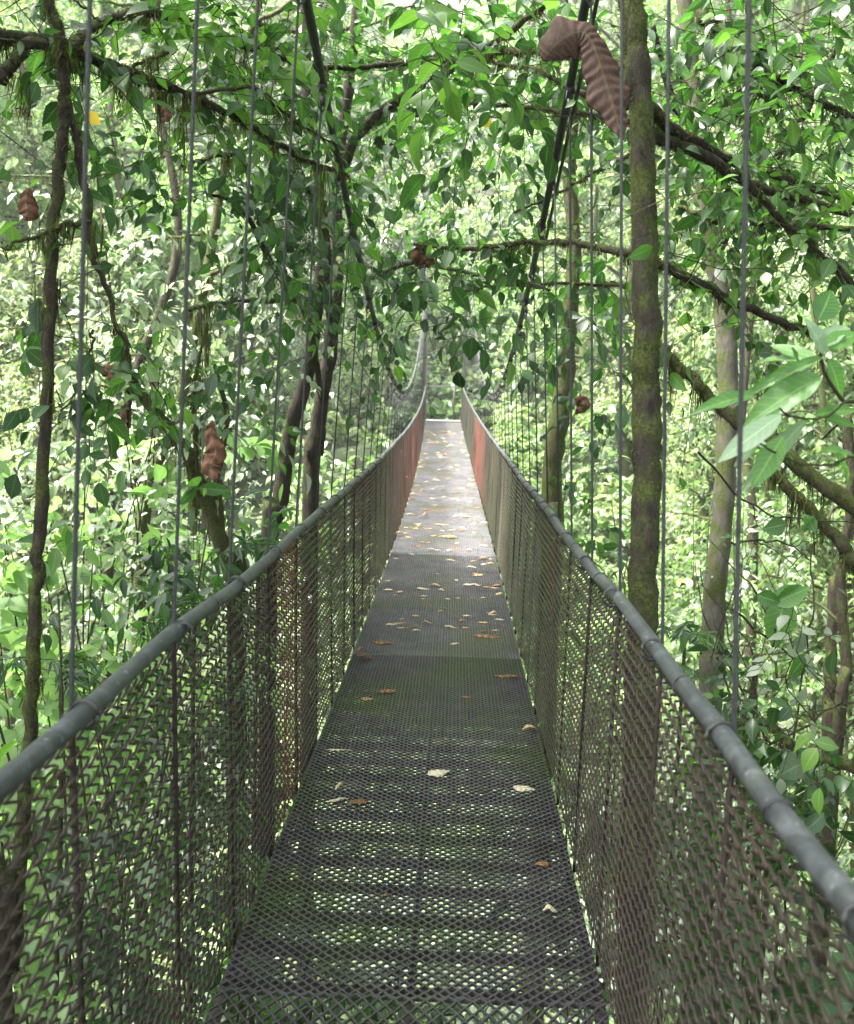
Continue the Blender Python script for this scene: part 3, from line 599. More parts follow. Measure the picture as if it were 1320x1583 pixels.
# --- C: its darker partner leaning left
tc_ = X([(415, 900), (428, 800), (450, 665), (478, 565), (492, 450), (500, 340), (478, 180), (470, -40)], 8.6, 8.)
C = Tree('leaning_tree', 'dark leaning trunk behind the left suspenders, in front of a second trunk', 'tree', down(tc_[0]))
C.limb('trunk', np.vstack([down(tc_[0])[None], tc_]), .08, .036, 10, mossy=.8, hang=4, fuzz=500)
c1 = C.limb('branch', np.vstack([tc_[4], X([(430, 420), (380, 330), (330, 300)], 7, 5.5)]), .03, .008, mossy=.6, hang=3)
hangers(C, c1, 22, .2, 1, M_DARK, .13, .4, 7, .7)
for (x, y, r, n) in ((445, 175, 50, 9), (400, 210, 45, 8), (480, 130, 45, 8), (470, 400, 40, 8), (520, 330, 40, 8), (480, 290, 40, 8)): clump(C, M_NEAR, x, y, rng.uniform(5.5, 7.), r, n, .14, .4, 7, droop=.6)
C.done()
# --- D: crooked mossy tree lower left
td = X([(365, 985), (362, 900), (325, 790), (300, 730), (290, 700), (255, 655), (205, 590), (190, 530)], 7.6, 6.5)
D = Tree('crooked_tree', 'crooked mossy forked tree with a shrivelled brown leaf hanging beside it, left of the bridge', 'tree', down(td[0]))
D.limb('trunk', np.vstack([down(td[0])[None], td]), .075, .03, 9, M_BARKM, mossy=1.2, hang=10)
d2 = D.limb('branch', X([(352, 880), (340, 800), (335, 740), (350, 650), (330, 560)], 7.4, 7.), .035, .014, 8, M_BARKM, mossy=1., hang=10)
d3 = D.limb('branch', X([(300, 790), (302, 700), (300, 600), (320, 500)], 7.4, 7.), .02, .01, 7, M_BARKM, mossy=1.6, hang=24, hl=.22)
for pl in (d2, d3): hangers(D, pl, 12, .4, 1, M_NEAR, .13, .45, 7, .5)
for (x, y, r, n, m_) in ((250, 560, 60, 8, M_NEAR), (230, 470, 70, 8, M_GREY), (290, 880, 50, 16, M_NEAR), (250, 930, 45, 10, M_NEAR), (390, 640, 40, 6, M_NEAR), (330, 660, 40, 6, M_GREY), (230, 850, 50, 9, M_DARK), (400, 830, 30, 6, M_NEAR)): clump(D, m_, x, y, rng.uniform(6, 7.6), r, n, .17, .4, 7, T_NEAR, .8, wid=.8)
D.done()
# --- E: main trunk on the right
te = np.vstack([Z2([(600, -260), (620, -60), (628, 0), (650, 200), (665, 500), (675, 800), (680, 1056)], 3.5), Z4([(678, 200), (682, 400), (674, 700), (664, 950)], 3.5), X([(990, 1080), (985, 1200), (980, 1400), (978, 1600)], 3.45)])
E_ = Tree('dark_trunked_tree', 'straight dark mossy trunk rising just outside the right handrail with limbs to the right', 'tree', down(te[-1]))
E_.limb('trunk', np.vstack([te, down(te[-1])[None]]), .038, .055, 14, M_BARKE, mossy=1.6, hang=2, fuzz=3600, hl=.04, msize=.009, jit=.004)
e = []
def eb(pts, r0, r1, mo=.6, hg=4, hl=.06): p = E_.limb('branch', pts, r0, r1, 8, mossy=mo, hang=hg, fuzz=1500, hl=hl); e.append(p); return p
eb(Z2([(680, 330), (760, 400), (900, 480), (1000, 520), (1130, 560), (1330, 625)], 3.55, 4.4), .024, .016)
eb(Z2([(675, 400), (720, 425), (850, 480), (980, 560), (1100, 600), (1330, 665)], 3.55, 4.2), .026, .015, 1.)
eb(Z2([(980, 560), (1060, 640), (1150, 730), (1250, 820), (1330, 885)], 3.9, 4.), .017, .015, 1.)
eb(Z2([(780, 640), (900, 680), (1060, 690), (1330, 705)], 4.6, 4.), .009, .012)
eb(Z2([(685, 800), (720, 820), (850, 880), (960, 940), (1100, 1000), (1190, 1030)], 3.55, 4.2), .02, .014, 1., 6)
eb(Z2([(680, 785), (630, 785), (500, 760), (400, 748), (250, 755), (130, 770), (-40, 755)], 3.6, 5.6), .018, .009, 1., 6)
eb(Z2([(640, 370), (540, 360), (400, 345), (250, 325), (50, 318)], 3.6, 5.4), .013, .008, .6, 2)
eb(Z2([(625, 205), (560, 190), (400, 165), (270, 160), (130, 180), (0, 190), (-180, 190)], 3.6, 5.6), .02, .011, 1.2, 6)
eb(Z2([(620, 330), (430, 270), (330, 210), (200, 190), (100, 100)], 3.8, 5.6), .014, .005, .8, 3)
eb(Z2([(690, 890), (620, 880), (500, 880), (330, 875), (180, 890), (60, 900)], 4.4, 6), .01, .005, .6, 4)
eb(Z2([(640, 480), (540, 520), (450, 570), (380, 610), (270, 660)], 4.6, 6), .01, .006, .5, 2)
for k_, n_ in ((0, 24), (1, 22), (2, 10), (3, 16), (4, 14)): hangers(E_, e[k_], n_, .25, 1, M_NEAR, .11, .4, 7, .5, rsh=.05)
for k_, n_ in ((5, 24), (6, 20), (7, 26), (8, 18), (9, 10)): hangers(E_, e[k_], n_, .2, 1, M_NEAR, .13, .35, 6, .6)
for (x, y, r, n, m_) in ((1090, 90, 60, 12, M_NEAR), (1180, 170, 70, 16, M_NEAR), (1270, 60, 60, 14, M_NEAR), (1290, 150, 50, 12, M_NEAR), (1060, 200, 50, 10, M_DARK), (1130, 260, 55, 12, M_NEAR), (1230, 250, 60, 10, M_NEAR), (1090, 30, 60, 12, M_NEAR), (1200, 100, 60, 12, M_NEAR), (1070, 130, 40, 6, M_GREY), (1060, 360, 40, 8, M_NEAR), (1090, 320, 30, 5, M_DARK), (1220, 390, 60, 6, M_NEAR), (1290, 300, 40, 6, M_NEAR), (1170, 350, 30, 4, M_NEAR), (930, 320, 30, 3, M_NEAR)):
    clump(E_, m_, x, y, rng.uniform(3.8, 5.6), r, n, .12, .4, 8, droop=.45, rsh=.08, dd=.5)
E_.done()
# --- F: paler trunk
tf = X([(1070, 120), (1085, 250), (1100, 380), (1118, 480), (1126, 600), (1120, 760), (1107, 900), (1100, 1035), (1096, 1120)], 9.)
Ft = Tree('pale_trunked_tree', 'paler grey trunk with mossy flanks standing behind the dark trunk on the right', 'tree', down(tf[-1]))
Ft.limb('trunk', np.vstack([X([(1050, -80)], 9.), tf, down(tf[-1])[None]]), .065, .112, 12, M_BARKL, mossy=.5, hang=1, fuzz=500)
f1 = Ft.limb('branch', X([(1100, 400), (1160, 300), (1230, 200), (1300, 60)], 9, 8), .05, .02, mossy=.4); f2 = Ft.limb('branch', X([(1090, 280), (1040, 160), (1010, 40)], 9, 8), .04, .02, mossy=.4)
for pl in (f1, f2): hangers(Ft, pl, 40, .2, 1, M_NEAR, .15, .6, 8, .5, tpl=T_MID)
Ft.done()
# --- G: mossy trunk seen between the right suspenders
tg = X([(852, 900), (851, 790), (856, 700), (872, 600), (880, 500), (888, 380), (880, 240), (900, 60)], 9.5, 9.)
G = Tree('mossy_tree', 'mossy trunk seen between the suspender ropes on the right, left of the dark trunk', 'tree', down(tg[0]))
G.limb('trunk', np.vstack([down(tg[0])[None], tg]), .11, .05, 10, M_BARKM, mossy=1.2, hang=8, fuzz=500)
for (x, y, r, n) in ((830, 560, 30, 7), (880, 440, 45, 10), (900, 640, 25, 3), (890, 740, 28, 4), (930, 520, 40, 8), (820, 300, 50, 9), (930, 250, 40, 7), (950, 640, 35, 5), (930, 830, 40, 8), (900, 100, 60, 9), (820, 180, 50, 8)): clump(G, M_DARK if n % 2 else M_NEAR, x, y, rng.uniform(6., 8.5), r, n, .17, .4, 7, droop=.8)
G.done()
# --- H: fallen looking mossy limb structure on the right
H = Tree('mossy_limb_tree', 'thick moss draped limbs sweeping down to the right edge behind the leafy sprig', 'tree', down(X([(1400, 1000)], 5.)[0]))
h1 = H.limb('branch', Z4([(690, 60), (740, 90), (820, 170), (900, 250), (1000, 330), (1100, 400), (1200, 480), (1330, 575), (1450, 640)], 4.9, 4.7), .022, .04, 9, M_BARKM, mossy=1.5, hang=30, hl=.14, fuzz=2200)
h2 = H.limb('branch', Z4([(1060, 450), (1120, 510), (1180, 570), (1280, 680), (1330, 750), (1450, 820)], 4.7), .022, .034, 9, M_BARKM, mossy=1.5, hang=30, hl=.16, fuzz=2200)
h3 = H.limb('branch', Z6([(900, 215), (980, 235), (1060, 240), (1130, 310), (1210, 340), (1340, 380), (1480, 420)], 5., 4.8), .02, .03, 9, M_BARKM, mossy=1.4, hang=22, hl=.12)
H.limb('trunk', np.vstack([down(X([(1400, 1000)], 5.)[0])[None], X([(1395, 1250), (1400, 1100), (1392, 900), (1385, 700)], 4.8)]), .12, .08, 10, M_BARKM, mossy=.8)
for (x, y, r, n, m_) in ((1240, 1230, 60, 14, M_DARK), (1200, 1100, 60, 12, M_NEAR), (1290, 1300, 50, 10, M_DARK), (1150, 1060, 40, 10, M_DARK), (1260, 1000, 60, 7, M_GREY), (1180, 1180, 50, 8, M_NEAR)): clump(H, m_, x, y, rng.uniform(4, 6), r, n, .12, .3, 6, droop=.5)
H.done()
# --- slim dark stems lower right
for pts, d, r, lab in ((Z6([(1260, -220), (1250, 0), (1245, 200), (1235, 420)], 8.5), 8.5, .07, 'dark twisted stem with side twigs behind the right handrail, near the photo edge'),
                       (X([(1170, 1010), (1165, 1080), (1175, 1200), (1168, 1330)], 9.), 9., .045, 'thin dark stem in the shade just right of the nearest right suspender'),
                       (X([(1310, 640), (1316, 760), (1300, 900), (1308, 1040), (1290, 1200)], 7.5), 7.5, .05, 'knobbly mossy stem under the leafy sprig at the right edge')):
    T = Tree('slender_tree', lab, 'tree', down(pts[-1])); T.limb('trunk', np.vstack([pts, down(pts[-1])[None]]), r*.6, r, 8, mossy=.8, hang=4)
    for q in range(6):
        o0 = along(pts, 1)[0]; dr = rdir(1, .3)[0]; br = spline([o0, o0+dr*.4, o0+dr*.8+rdir(1)[0]*.2, o0+dr*1.3+rdir(1)[0]*.3], 5, .01); T.limb('branch', br, .014, .003, 5, jit=0); hangers(T, br, 4, .5, 1, M_NEAR, .12, .3, 4)
    T.done()
# --- bare twigs lower right
T = Tree('twiggy_shrub', 'nearly bare twiggy shrub with a few drooping leaves behind the nearest right suspender', 'shrub', down(X([(1220, 1400)], 4.6)[0]))
for pts in ([(1220, 1560), (1215, 1250), (1190, 1150), (1130, 960)], [(1215, 1200), (1250, 1000), (1255, 850), (1250, 720)], [(1190, 1150), (1120, 1060), (1125, 980), (1080, 880)], [(1190, 1150), (1300, 1090), (1380, 1060)], [(1200, 1050), (1180, 930), (1090, 830)], [(1130, 840), (1200, 835), (1260, 870)], [(1130, 940), (1200, 1000), (1290, 1060)], [(1080, 700), (1180, 795), (1330, 810)]):
    pl = T.limb('branch', X(pts, 4.4, 4.7), .006, .0025, 5, jit=.012)
    for q in range(3):
        o0 = along(pl, 1, .2)[0]; dr = rdir(1, .1)[0]; T.limb('twig', [o0, o0+dr*.13, o0+dr*.28+rdir(1)[0]*.06], .003, .0012, 4, jit=.006)
lb = MB()
for (x, y, tx, ty, r) in ((1212, 920, 1200, 1005, .8), (1195, 935, 1250, 905, .7), (1260, 800, 1245, 820, .1), (1215, 810, 1185, 818, .1), (1245, 795, 1262, 822, .1), (1170, 920, 1205, 932, .2), (1165, 1165, 1205, 1160, .6), (1270, 1165, 1245, 1180, .2), (1240, 905, 1205, 940, .3), (1245, 1010, 1230, 1050, .5)):
    a_, b_ = P(x, y, 4.5), P(tx, ty, 4.45); leaves(lb, a_[None], (b_-a_)[None], -FW[None]+rng.normal(0, .3, (1, 3)), np.linalg.norm(b_-a_), T_NEAR, np.array([r]), 1.2)
T.lv['x'] = (M_PLANT, lb); T.done('foliage')
# --- leafy sprig in the right foreground
T_BIG = leaf_tpl([(t, .24*math.sin(math.pi*t**.8)**.85) for t in (.04, .1, .18, .28, .38, .48, .58, .68, .78, .88, .95)], .16, .16, .25)
S = Tree('leafy_sprig', 'foreground spray of large pointed green leaves reaching in from the right edge', 'plant', P(1400, 800, 2.1))
S.limb('branch', Z4([(1520, 420), (1400, 310), (1330, 245), (1290, 240), (1240, 170), (1218, 110), (1222, 60)], 2.15, 2.1), .005, .003, 7, jit=.001)
S.limb('branch', Z4([(1295, 242), (1240, 285), (1180, 295), (1120, 285), (1090, 262)], 2.12, 2.), .003, .0018, 6, jit=.001)
S.limb('branch', Z4([(1500, 380), (1320, 410), (1250, 435), (1160, 435), (1070, 395), (1030, 370)], 2.2, 2.), .003, .0018, 6, jit=.001)
lb = MB()
for (a, b, c, d_, wd, rn, dd, dpt) in ((1218, 165, 985, 282, 1.25, .68, -.02, 2.1), (1225, 108, 955, 210, .5, .6, .0, 2.1), (1010, 222, 832, 248, .75, .6, -.04, 2.05), (1225, 72, 1345, 20, 1.2, .75, .02, 2.1), (1225, 95, 1192, -20, 1.3, .97, -.03, 2.1), (1220, 80, 1310, -30, 1.1, .95, .05, 2.1), (1240, 110, 1300, 235, 1.5, .55, .03, 2.15), (1095, 282, 900, 422, 1.0, 1., -.03, 2.), (1100, 262, 1000, 345, 1., .65, .04, 2.05), (1100, 350, 1005, 508, 1.1, .7, -.02, 2.05), (1170, 300, 960, 520, .6, .92, .05, 2.1), (1220, 290, 1340, 312, .8, .5, .02, 2.1), (1215, 392, 1345, 395, .7, .7, 0., 2.15), (1125, 75, 1165, 140, 1., .05, .03, 2.15), (1160, 120, 1010, 90, .8, .85, .1, 2.2), (1205, 110, 1060, 60, .9, .75, .06, 2.2), (1195, 285, 1350, 250, .7, .55, .08, 2.2), (1060, 390, 960, 330, .9, .9, .05, 2.1), (1120, 240, 1030, 130, .7, .6, .1, 2.3), (1030, 370, 940, 440, .8, .96, .04, 2.0), (1240, 380, 1350, 500, .9, .6, .1, 2.3)):
    a_, b_ = P(660+a/2, 500+b/2, dpt), P(660+c/2, 500+d_/2, dpt+dd); lb = MB(); leaves(lb, a_[None], (b_-a_)[None], (-FW+np.array([0, 0, .7])+rng.normal(0, .15, 3))[None], np.linalg.norm(b_-a_), T_BIG, np.array([rn*.93]), wd*.68); lb.obj('leaf', M_PLANT, S.t)
a_, b_ = Z2([(1210, 990), (1262, 890)], 2.4); lb = MB(); leaves(lb, a_[None], (b_-a_)[None], -FW[None], np.linalg.norm(b_-a_), T_BIG, np.array([.1]), 1.5)
lb.obj('leaf', M_PLANT, S.t); S.done(); S.t['label'] = 'foreground spray of large pointed green leaves reaching in from the right edge'
# --- extra limb from the top right, part of a canopy tree outside the frame
K = Tree('overhanging_tree', 'leafy limbs arching down across the top right corner', 'tree', down(P(1500, 600, 5.5)))
k0 = K.limb('trunk', [down(P(1560, 600, 6.)), P(1560, 800, 6.), P(1540, 200, 6.), P(1480, -200, 5.8), P(1380, -500, 5.6)], .16, .07, 10, mossy=.4)
k1 = K.limb('branch', np.vstack([P(1400, -420, 5.6), P(1120, -260, 5.), Z2([(845, 0), (900, 80), (980, 160), (1080, 240), (1200, 310), (1340, 375)], 4.6, 4.4)]), .03, .013, mossy=.8, hang=4)
k2 = K.limb('branch', Z2([(1080, 240), (1090, 262), (960, 285), (870, 320)], 4.5, 4.8), .008, .004)
k3 = K.limb('branch', Z2([(900, 80), (1010, 150), (1165, 180)], 4.5, 4.3), .006, .003)
for pl, n_ in ((k1, 60), (k2, 10), (k3, 12)): hangers(K, pl, n_, .25, 1, M_NEAR, .12, .4, 8, .4, rsh=.08)
K.done()
# --- canopy overhead (shades the near bridge): trees beside the bridge whose crowns meet above the frame
def canopy(x, y, hx, hy, hz, R, label, nb=16, ns=44):
    b = np.array([x, y, float(terrain(x, y))-.3]); T = Tree('canopy_tree', label, 'tree', b); c = np.array([hx, hy, hz])
    tr = T.limb('trunk', [b, b*.5+np.array([x, y, c[2]-2])*.5+rng.normal(0, .15, 3), [x, y, c[2]-1.5], c], .16, .08, 9, mossy=.4)
    for q in range(nb):
        a = q*2.4; e_ = c+np.array([math.cos(a), math.sin(a), rng.uniform(-.15, .35)])*R*rng.uniform(.55, 1.); br = T.limb('branch', [tr[-8], (tr[-8]+e_)/2+[0, 0, .4], e_], .04, .01, 6, jit=.02)
        og = along(br, ns, .25, 1.); T.spr(M_NEAR, og, rdir(ns, .1, .6)+nrm(e_-c)*.5, .7, 8, .17, T_MID, .4, .004)
    T.done(); return T
canopy(-3.6, 1.2, -1.6, 1.6, 6.4, 3.4, 'tall tree whose crown roofs the near end of the bridge from the left')
canopy(3.4, 3.2, 1.9, 3.6, 6.6, 3.3, 'tall tree whose crown roofs the near end of the bridge from the right')
canopy(-4.6, 6.2, -2.4, 6., 7., 3.2, 'tall tree overhanging the bridge behind the slim mossy tree')
canopy(.9, -2.6, .3, -2.2, 6.2, 3.6, 'tall tree behind the viewer roofing the bridge entrance')
canopy(-7.6, .6, -6.4, .8, 6., 3.4, 'unseen tall tree added at the left to shade the ravine', 18, 80)  # off-frame trees, left and right, added so their crowns shade the ravine
canopy(-8.2, 2.9, -5.4, 3., 7.8, 3.6, 'tallest unseen tree added at the left to shade the ravine', 18, 80)
canopy(7.8, 4.4, 5.6, 4., 6.8, 3.2, 'second unseen tall tree added at the right for shade', 16, 60)
canopy(-8.4, 5., -6.8, 5., 6.6, 3.2, 'second unseen tall tree added at the left to shade the ravine', 18, 80)
canopy(6.8, .8, 5.4, .9, 5.6, 3., 'unseen tall tree added at the right to shade the ravine')
canopy(5.2, 8.5, 3.6, 8.2, 6.6, 3.2, 'tall tree overhanging the right side of the bridge beyond the dark trunk')
# --- slender mossy trees and lianas standing through the middle distance
for q, px in enumerate((150, 225, 1165, 1275)):
    d = rng.uniform(9.5, 17); sd = 'left' if px < 690 else 'right'
    if 500 < px < 860: d = 960./abs(px-690)*1.2+1
    lean = rng.normal(0, 45); x0 = px+rng.uniform(-15, 15); b = P(x0, 900, d)
    T = Tree('slender_mossy_tree', f'slender mossy tree in the middle distance {sd} of the bridge', 'tree', down(b), f'slender mossy trees {sd} of the bridge')
    pl = T.limb('trunk', np.vstack([down(b)[None], X([(x0, 900), (x0+lean*.4+rng.normal(0, 12), 650), (x0+lean+rng.normal(0, 20), 380), (x0+lean*1.3+rng.normal(0, 20), 120), (x0+lean*2, -150)], d)]), .06+.004*d*rng.random(), .03, 8, M_BARKM if q % 2 else M_BARK, mossy=1., hang=6, fuzz=350, hl=.16, msize=.02)
    for j in range(6):
        o0 = along(pl, 1, .4)[0]; a = rng.choice([-1, 1]); e_ = o0+RT*a*rng.uniform(.8, 2.4)+FW*rng.uniform(-.8, .8)+np.array([0, 0, rng.uniform(-.3, 1.2)])
        br = T.limb('branch', [o0, (o0+e_)/2+rng.normal(0, .12, 3), e_], .022, .008, 6, M_BARKM, mossy=1., hang=12, fuzz=300, hl=.2, msize=.018, jit=.02)
        og = along(br, 9, .2); T.spr([M_FAR, M_GREY, M_NEAR][q % 3], og, rdir(9, 0, .7), .6, 8, .11, T_MID, .6, .003)
    T.done()
# --- understorey shrubs filling both flanks
def shrub(px, py, d, R, n, mat, ls, label, tpl=T_NEAR, wid=1., name='leafy_shrub', droop=.5, rsh=0.):
    c = P(px, py, d); T = Tree(name, label, 'shrub', down(c)); b = down(c)
    for q in range(5):
        e_ = c+rdir(1, .3)[0]*R*.8; b = down(c)+np.array([rng.normal(0, .8), rng.normal(0, .8), 0]); br = T.limb('stem', [b+rng.normal(0, .05, 3)*[1, 1, 0], (b+e_)/2+rng.normal(0, .08, 3), e_], .014, .005, 5)
        k = n//5; og = along(br, k, .6, 1.)+rdir(k)*R*.45; T.spr(mat, og, rdir(k, .2), R*.5, 7, ls, tpl, droop, .002, rsh, wid)
    T.done('foliage')
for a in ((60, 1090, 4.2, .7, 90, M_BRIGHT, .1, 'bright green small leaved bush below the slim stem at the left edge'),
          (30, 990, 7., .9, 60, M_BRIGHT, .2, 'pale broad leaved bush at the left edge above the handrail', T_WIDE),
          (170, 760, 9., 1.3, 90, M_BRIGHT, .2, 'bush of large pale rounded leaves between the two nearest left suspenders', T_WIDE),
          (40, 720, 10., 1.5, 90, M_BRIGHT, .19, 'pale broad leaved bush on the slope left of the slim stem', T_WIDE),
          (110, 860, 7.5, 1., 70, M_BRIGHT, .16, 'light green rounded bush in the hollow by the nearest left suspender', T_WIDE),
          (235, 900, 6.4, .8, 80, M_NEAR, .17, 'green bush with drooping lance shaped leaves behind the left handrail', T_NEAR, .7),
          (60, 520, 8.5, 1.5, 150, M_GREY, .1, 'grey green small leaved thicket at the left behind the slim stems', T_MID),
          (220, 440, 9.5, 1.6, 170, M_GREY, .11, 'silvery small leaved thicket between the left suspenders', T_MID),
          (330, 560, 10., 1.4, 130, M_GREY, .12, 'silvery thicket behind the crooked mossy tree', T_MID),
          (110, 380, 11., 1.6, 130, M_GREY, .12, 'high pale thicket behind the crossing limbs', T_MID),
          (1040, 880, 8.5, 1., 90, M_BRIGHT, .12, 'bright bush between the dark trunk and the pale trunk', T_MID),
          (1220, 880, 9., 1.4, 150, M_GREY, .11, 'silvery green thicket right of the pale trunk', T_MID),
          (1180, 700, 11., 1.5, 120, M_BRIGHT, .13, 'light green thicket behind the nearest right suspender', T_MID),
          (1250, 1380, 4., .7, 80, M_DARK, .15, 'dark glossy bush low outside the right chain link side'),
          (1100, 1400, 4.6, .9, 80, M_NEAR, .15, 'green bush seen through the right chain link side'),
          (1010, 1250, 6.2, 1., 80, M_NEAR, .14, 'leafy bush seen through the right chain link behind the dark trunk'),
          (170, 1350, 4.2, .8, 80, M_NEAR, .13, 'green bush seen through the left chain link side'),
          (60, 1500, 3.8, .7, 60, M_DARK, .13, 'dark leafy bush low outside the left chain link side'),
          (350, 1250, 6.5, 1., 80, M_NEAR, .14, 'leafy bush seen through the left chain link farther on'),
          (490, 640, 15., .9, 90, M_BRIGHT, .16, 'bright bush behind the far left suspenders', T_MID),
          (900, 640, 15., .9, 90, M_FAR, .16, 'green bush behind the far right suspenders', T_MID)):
    shrub(*a)
# ferns and long leaved rosettes
for (px, py, d, R, lab) in ((400, 850, 6.2, .5, 'rosette of long narrow leaves behind the left handrail below the leaning trunks'), (95, 1040, 5.2, .5, 'arching fern below the nearest left suspender'), (300, 950, 6., .4, 'small fern under the crooked mossy tree'), (1190, 1290, 4.4, .5, 'arching fern outside the right handrail by the twiggy shrub'), (1060, 980, 7., .5, 'fern between the dark trunk and the pale trunk')):
    c = P(px, py, d); T = Tree('fern', lab, 'fern', down(c)); T.limb('stem', [down(c), (down(c)+c)/2+rng.normal(0, .05, 3), c], .02, .012, 6, mossy=.5, fuzz=300)
    n_ = 9; a = rng.uniform(0, 6.28, n_); T.spr(M_NEAR, np.repeat(c[None], n_, 0), np.stack([np.cos(a), np.sin(a), rng.uniform(.3, 1., n_)], -1), R, 30, R*.2, T_MID, .75, .0025, .1, .45); T.done('fronds')
# bushes on the bank beyond the far end
for k, (x, y, m_) in enumerate(((-2.4, 34.2, M_BRIGHT), (2.6, 34.4, M_BRIGHT), (-.8, 36.6, M_FAR), (1.2, 37., M_BRIGHT), (-3.8, 36.8, M_FAR), (4.2, 36.5, M_FAR), (.1, 39.5, M_BRIGHT), (-2.6, 33., M_FAR), (2.3, 33.2, M_FAR))):
    b = np.array([x, y, float(terrain(x, y))]); T = Tree('bank_bush', 'bright leafy bush on the bank just beyond the far end of the bridge', 'shrub', b, 'bushes on the bank beyond the bridge')
    for q in range(7):
        e_ = b+np.array([rng.normal(0, .7), rng.normal(0, .6), 1.2+rng.random()*2.2]); T.limb('stem', [b, (b+e_)/2+rng.normal(0, .1, 3), e_], .03, .01, 5); og = e_+rdir(26)*rng.random((26, 1))*.9; T.spr(m_, og, rdir(26, .2), .6, 8, .16, T_MID, .4, .004)
    T.done('foliage')
# low plants under the deck; their dark leaf colour stands in for shade
for (x, y, R, n, m_, lab) in ((0., 4.2, 1., 160, M_DARK, 'leafy bush growing in the ravine directly under the near deck'), (.3, 7., 1.2, 150, M_DARK, 'dark bush in the ravine under the middle deck'), (-.2, 2.2, .9, 90, M_DARK, 'dark bush in the ravine under the viewer')):
    b = np.array([x, y, float(terrain(x, y))]); T = Tree('ravine_bush', lab, 'shrub', b)
    for q in range(8):
        e_ = b+np.array([rng.normal(0, .8), rng.normal(0, .8), 3.2+rng.random()*1.8]); br = T.limb('stem', [b, (b+e_)/2+rng.normal(0, .1, 3), e_], .03, .008, 5); k = n//3; og = along(br, k, .3, 1.)+rdir(k)*.6; T.spr(m_, og, rdir(k, .2), .5, 7, .17, T_MID, .5, .003)
    T.done('foliage')
# ---------------------------------------------------------------- dead leaves
def dead_leaf(name, label, mid, hw, mat, ripple=.006, nx=9, side=None, rnd=.5, curl=.6, group=None):
    p = spline(mid, 7 if nx < 11 else 12); n = len(p); hw_ = np.interp(np.linspace(0, 1, n), np.linspace(0, 1, len(hw)), hw)
    t = nrm(np.gradient(p, axis=0)); s_ = nrm(np.cross(t, -FW if side is None else side)); nn = np.cross(s_, t)
    u = np.linspace(-1, 1, nx); a = np.arange(n)
    V = p[:, None]+s_[:, None]*(u[None, :, None]*hw_[:, None, None])+nn[:, None]*(-(np.abs(u)**1.6)[None, :, None]*hw_[:, None, None]*curl+(ripple*np.sin(a[:, None]*1.35-np.abs(u)[None]*3.2+.6*np.sin(a[:, None]*.37+u[None]*2))*np.abs(u)[None]**.5*(.5+.5*np.abs(np.sin(a*.31+1))[:, None]))[..., None])
    V = V+s_[:, None]*(vnoise(np.stack([a*1., 0*a, 0*a], -1), .22, 77)[:, None, None]*u[None, :, None]*hw_[:, None, None]*.24)+rng.normal(0, ripple*.18, V.shape)
    uv = np.stack([np.repeat(a/(n-1), nx), np.tile(.5+.5*u, n)], 1)
    i = np.arange(n-1)[:, None]*nx+np.arange(nx-1)[None]; mb = MB()
    mb.add(V.reshape(-1, 3), [np.stack([i, i+1, i+nx+1, i+nx], -1).reshape(-1, 4)], np.clip(rnd+(.09 if nx > 11 else .22)*np.sin(a[:, None]*1.35-np.abs(u)[None]*3.2+1.).ravel()+rng.normal(0, .1, n*nx), 0, 1), uv)
    o = mb.obj(name, mat); tag(o, label, 'dead leaf', group)
    o.modifiers.new('thickness', 'SOLIDIFY').thickness = .0012; return o
M_BIGDEAD = leaf_mat('leaf_big_dead', [(0, (.014, .007, .005)), (.5, (.042, .02, .014)), (1, (.085, .045, .032))], .7, .08, (1.5, 1.1, .8), .15, .25)
dead_leaf('dead_leaf', 'huge crinkled reddish brown leaf snagged over the right main cable', Z2([(358, 188), (385, 150), (430, 112), (480, 98), (510, 130), (535, 200), (560, 280), (585, 360), (606, 432)], 3.3, 3.25), [.003, .05, .07, .04, .038, .06, .068, .045, .003], M_BIGDEAD, .0028, 17, rnd=.4, curl=.3)
dead_leaf('dead_leaf', 'long shrivelled reddish leaf hanging by the crooked mossy tree', Z3([(655, 300), (650, 340), (665, 400), (650, 440), (668, 490)], 5.2, 5.2), [.005, .03, .055, .05, .006], M_BROWN, .012, 9, rnd=.4, curl=.35)
dead_leaf('dead_leaf', 'small curled brown leaf hanging from a twig at the far left', Z1([(85, 580), (78, 620), (82, 660), (72, 680)], 3.3), [.006, .03, .035, .004], M_BROWN, .006, 7, rnd=.35)
dead_leaf('dead_leaf', 'dark brown withered leaf hanging over the middle of the bridge', X([(655, 378), (650, 392), (660, 405), (655, 412)], 5.6), [.01, .05, .05, .005], M_BROWN, .01, 7, rnd=.2)
dead_leaf('dead_leaf', 'rust coloured withered leaf hanging between the right suspenders', X([(893, 612), (902, 625), (890, 640)], 6.5), [.02, .05, .01], M_BROWN, .01, 7, rnd=.45)
dead_leaf('dead_leaf', 'dark curled leaf hanging under the vine left of the crooked tree', X([(196, 622), (193, 640), (200, 662)], 3.6), [.01, .022, .004], M_BROWN, .006, 7, rnd=.1)
dead_leaf('dead_leaf', 'brown leaf caught in moss below the second left suspender top', X([(252, 165), (256, 178), (250, 188)], 3.5), [.008, .02, .006], M_BROWN, .004, 7, rnd=.1)
dead_leaf('dead_leaf', 'rolled brown leaf tucked among twigs at the left beyond the nearest suspender', X([(155, 578), (165, 572), (172, 590)], 3.6), [.01, .02, .006], M_BROWN, .006, 7, rnd=.3)
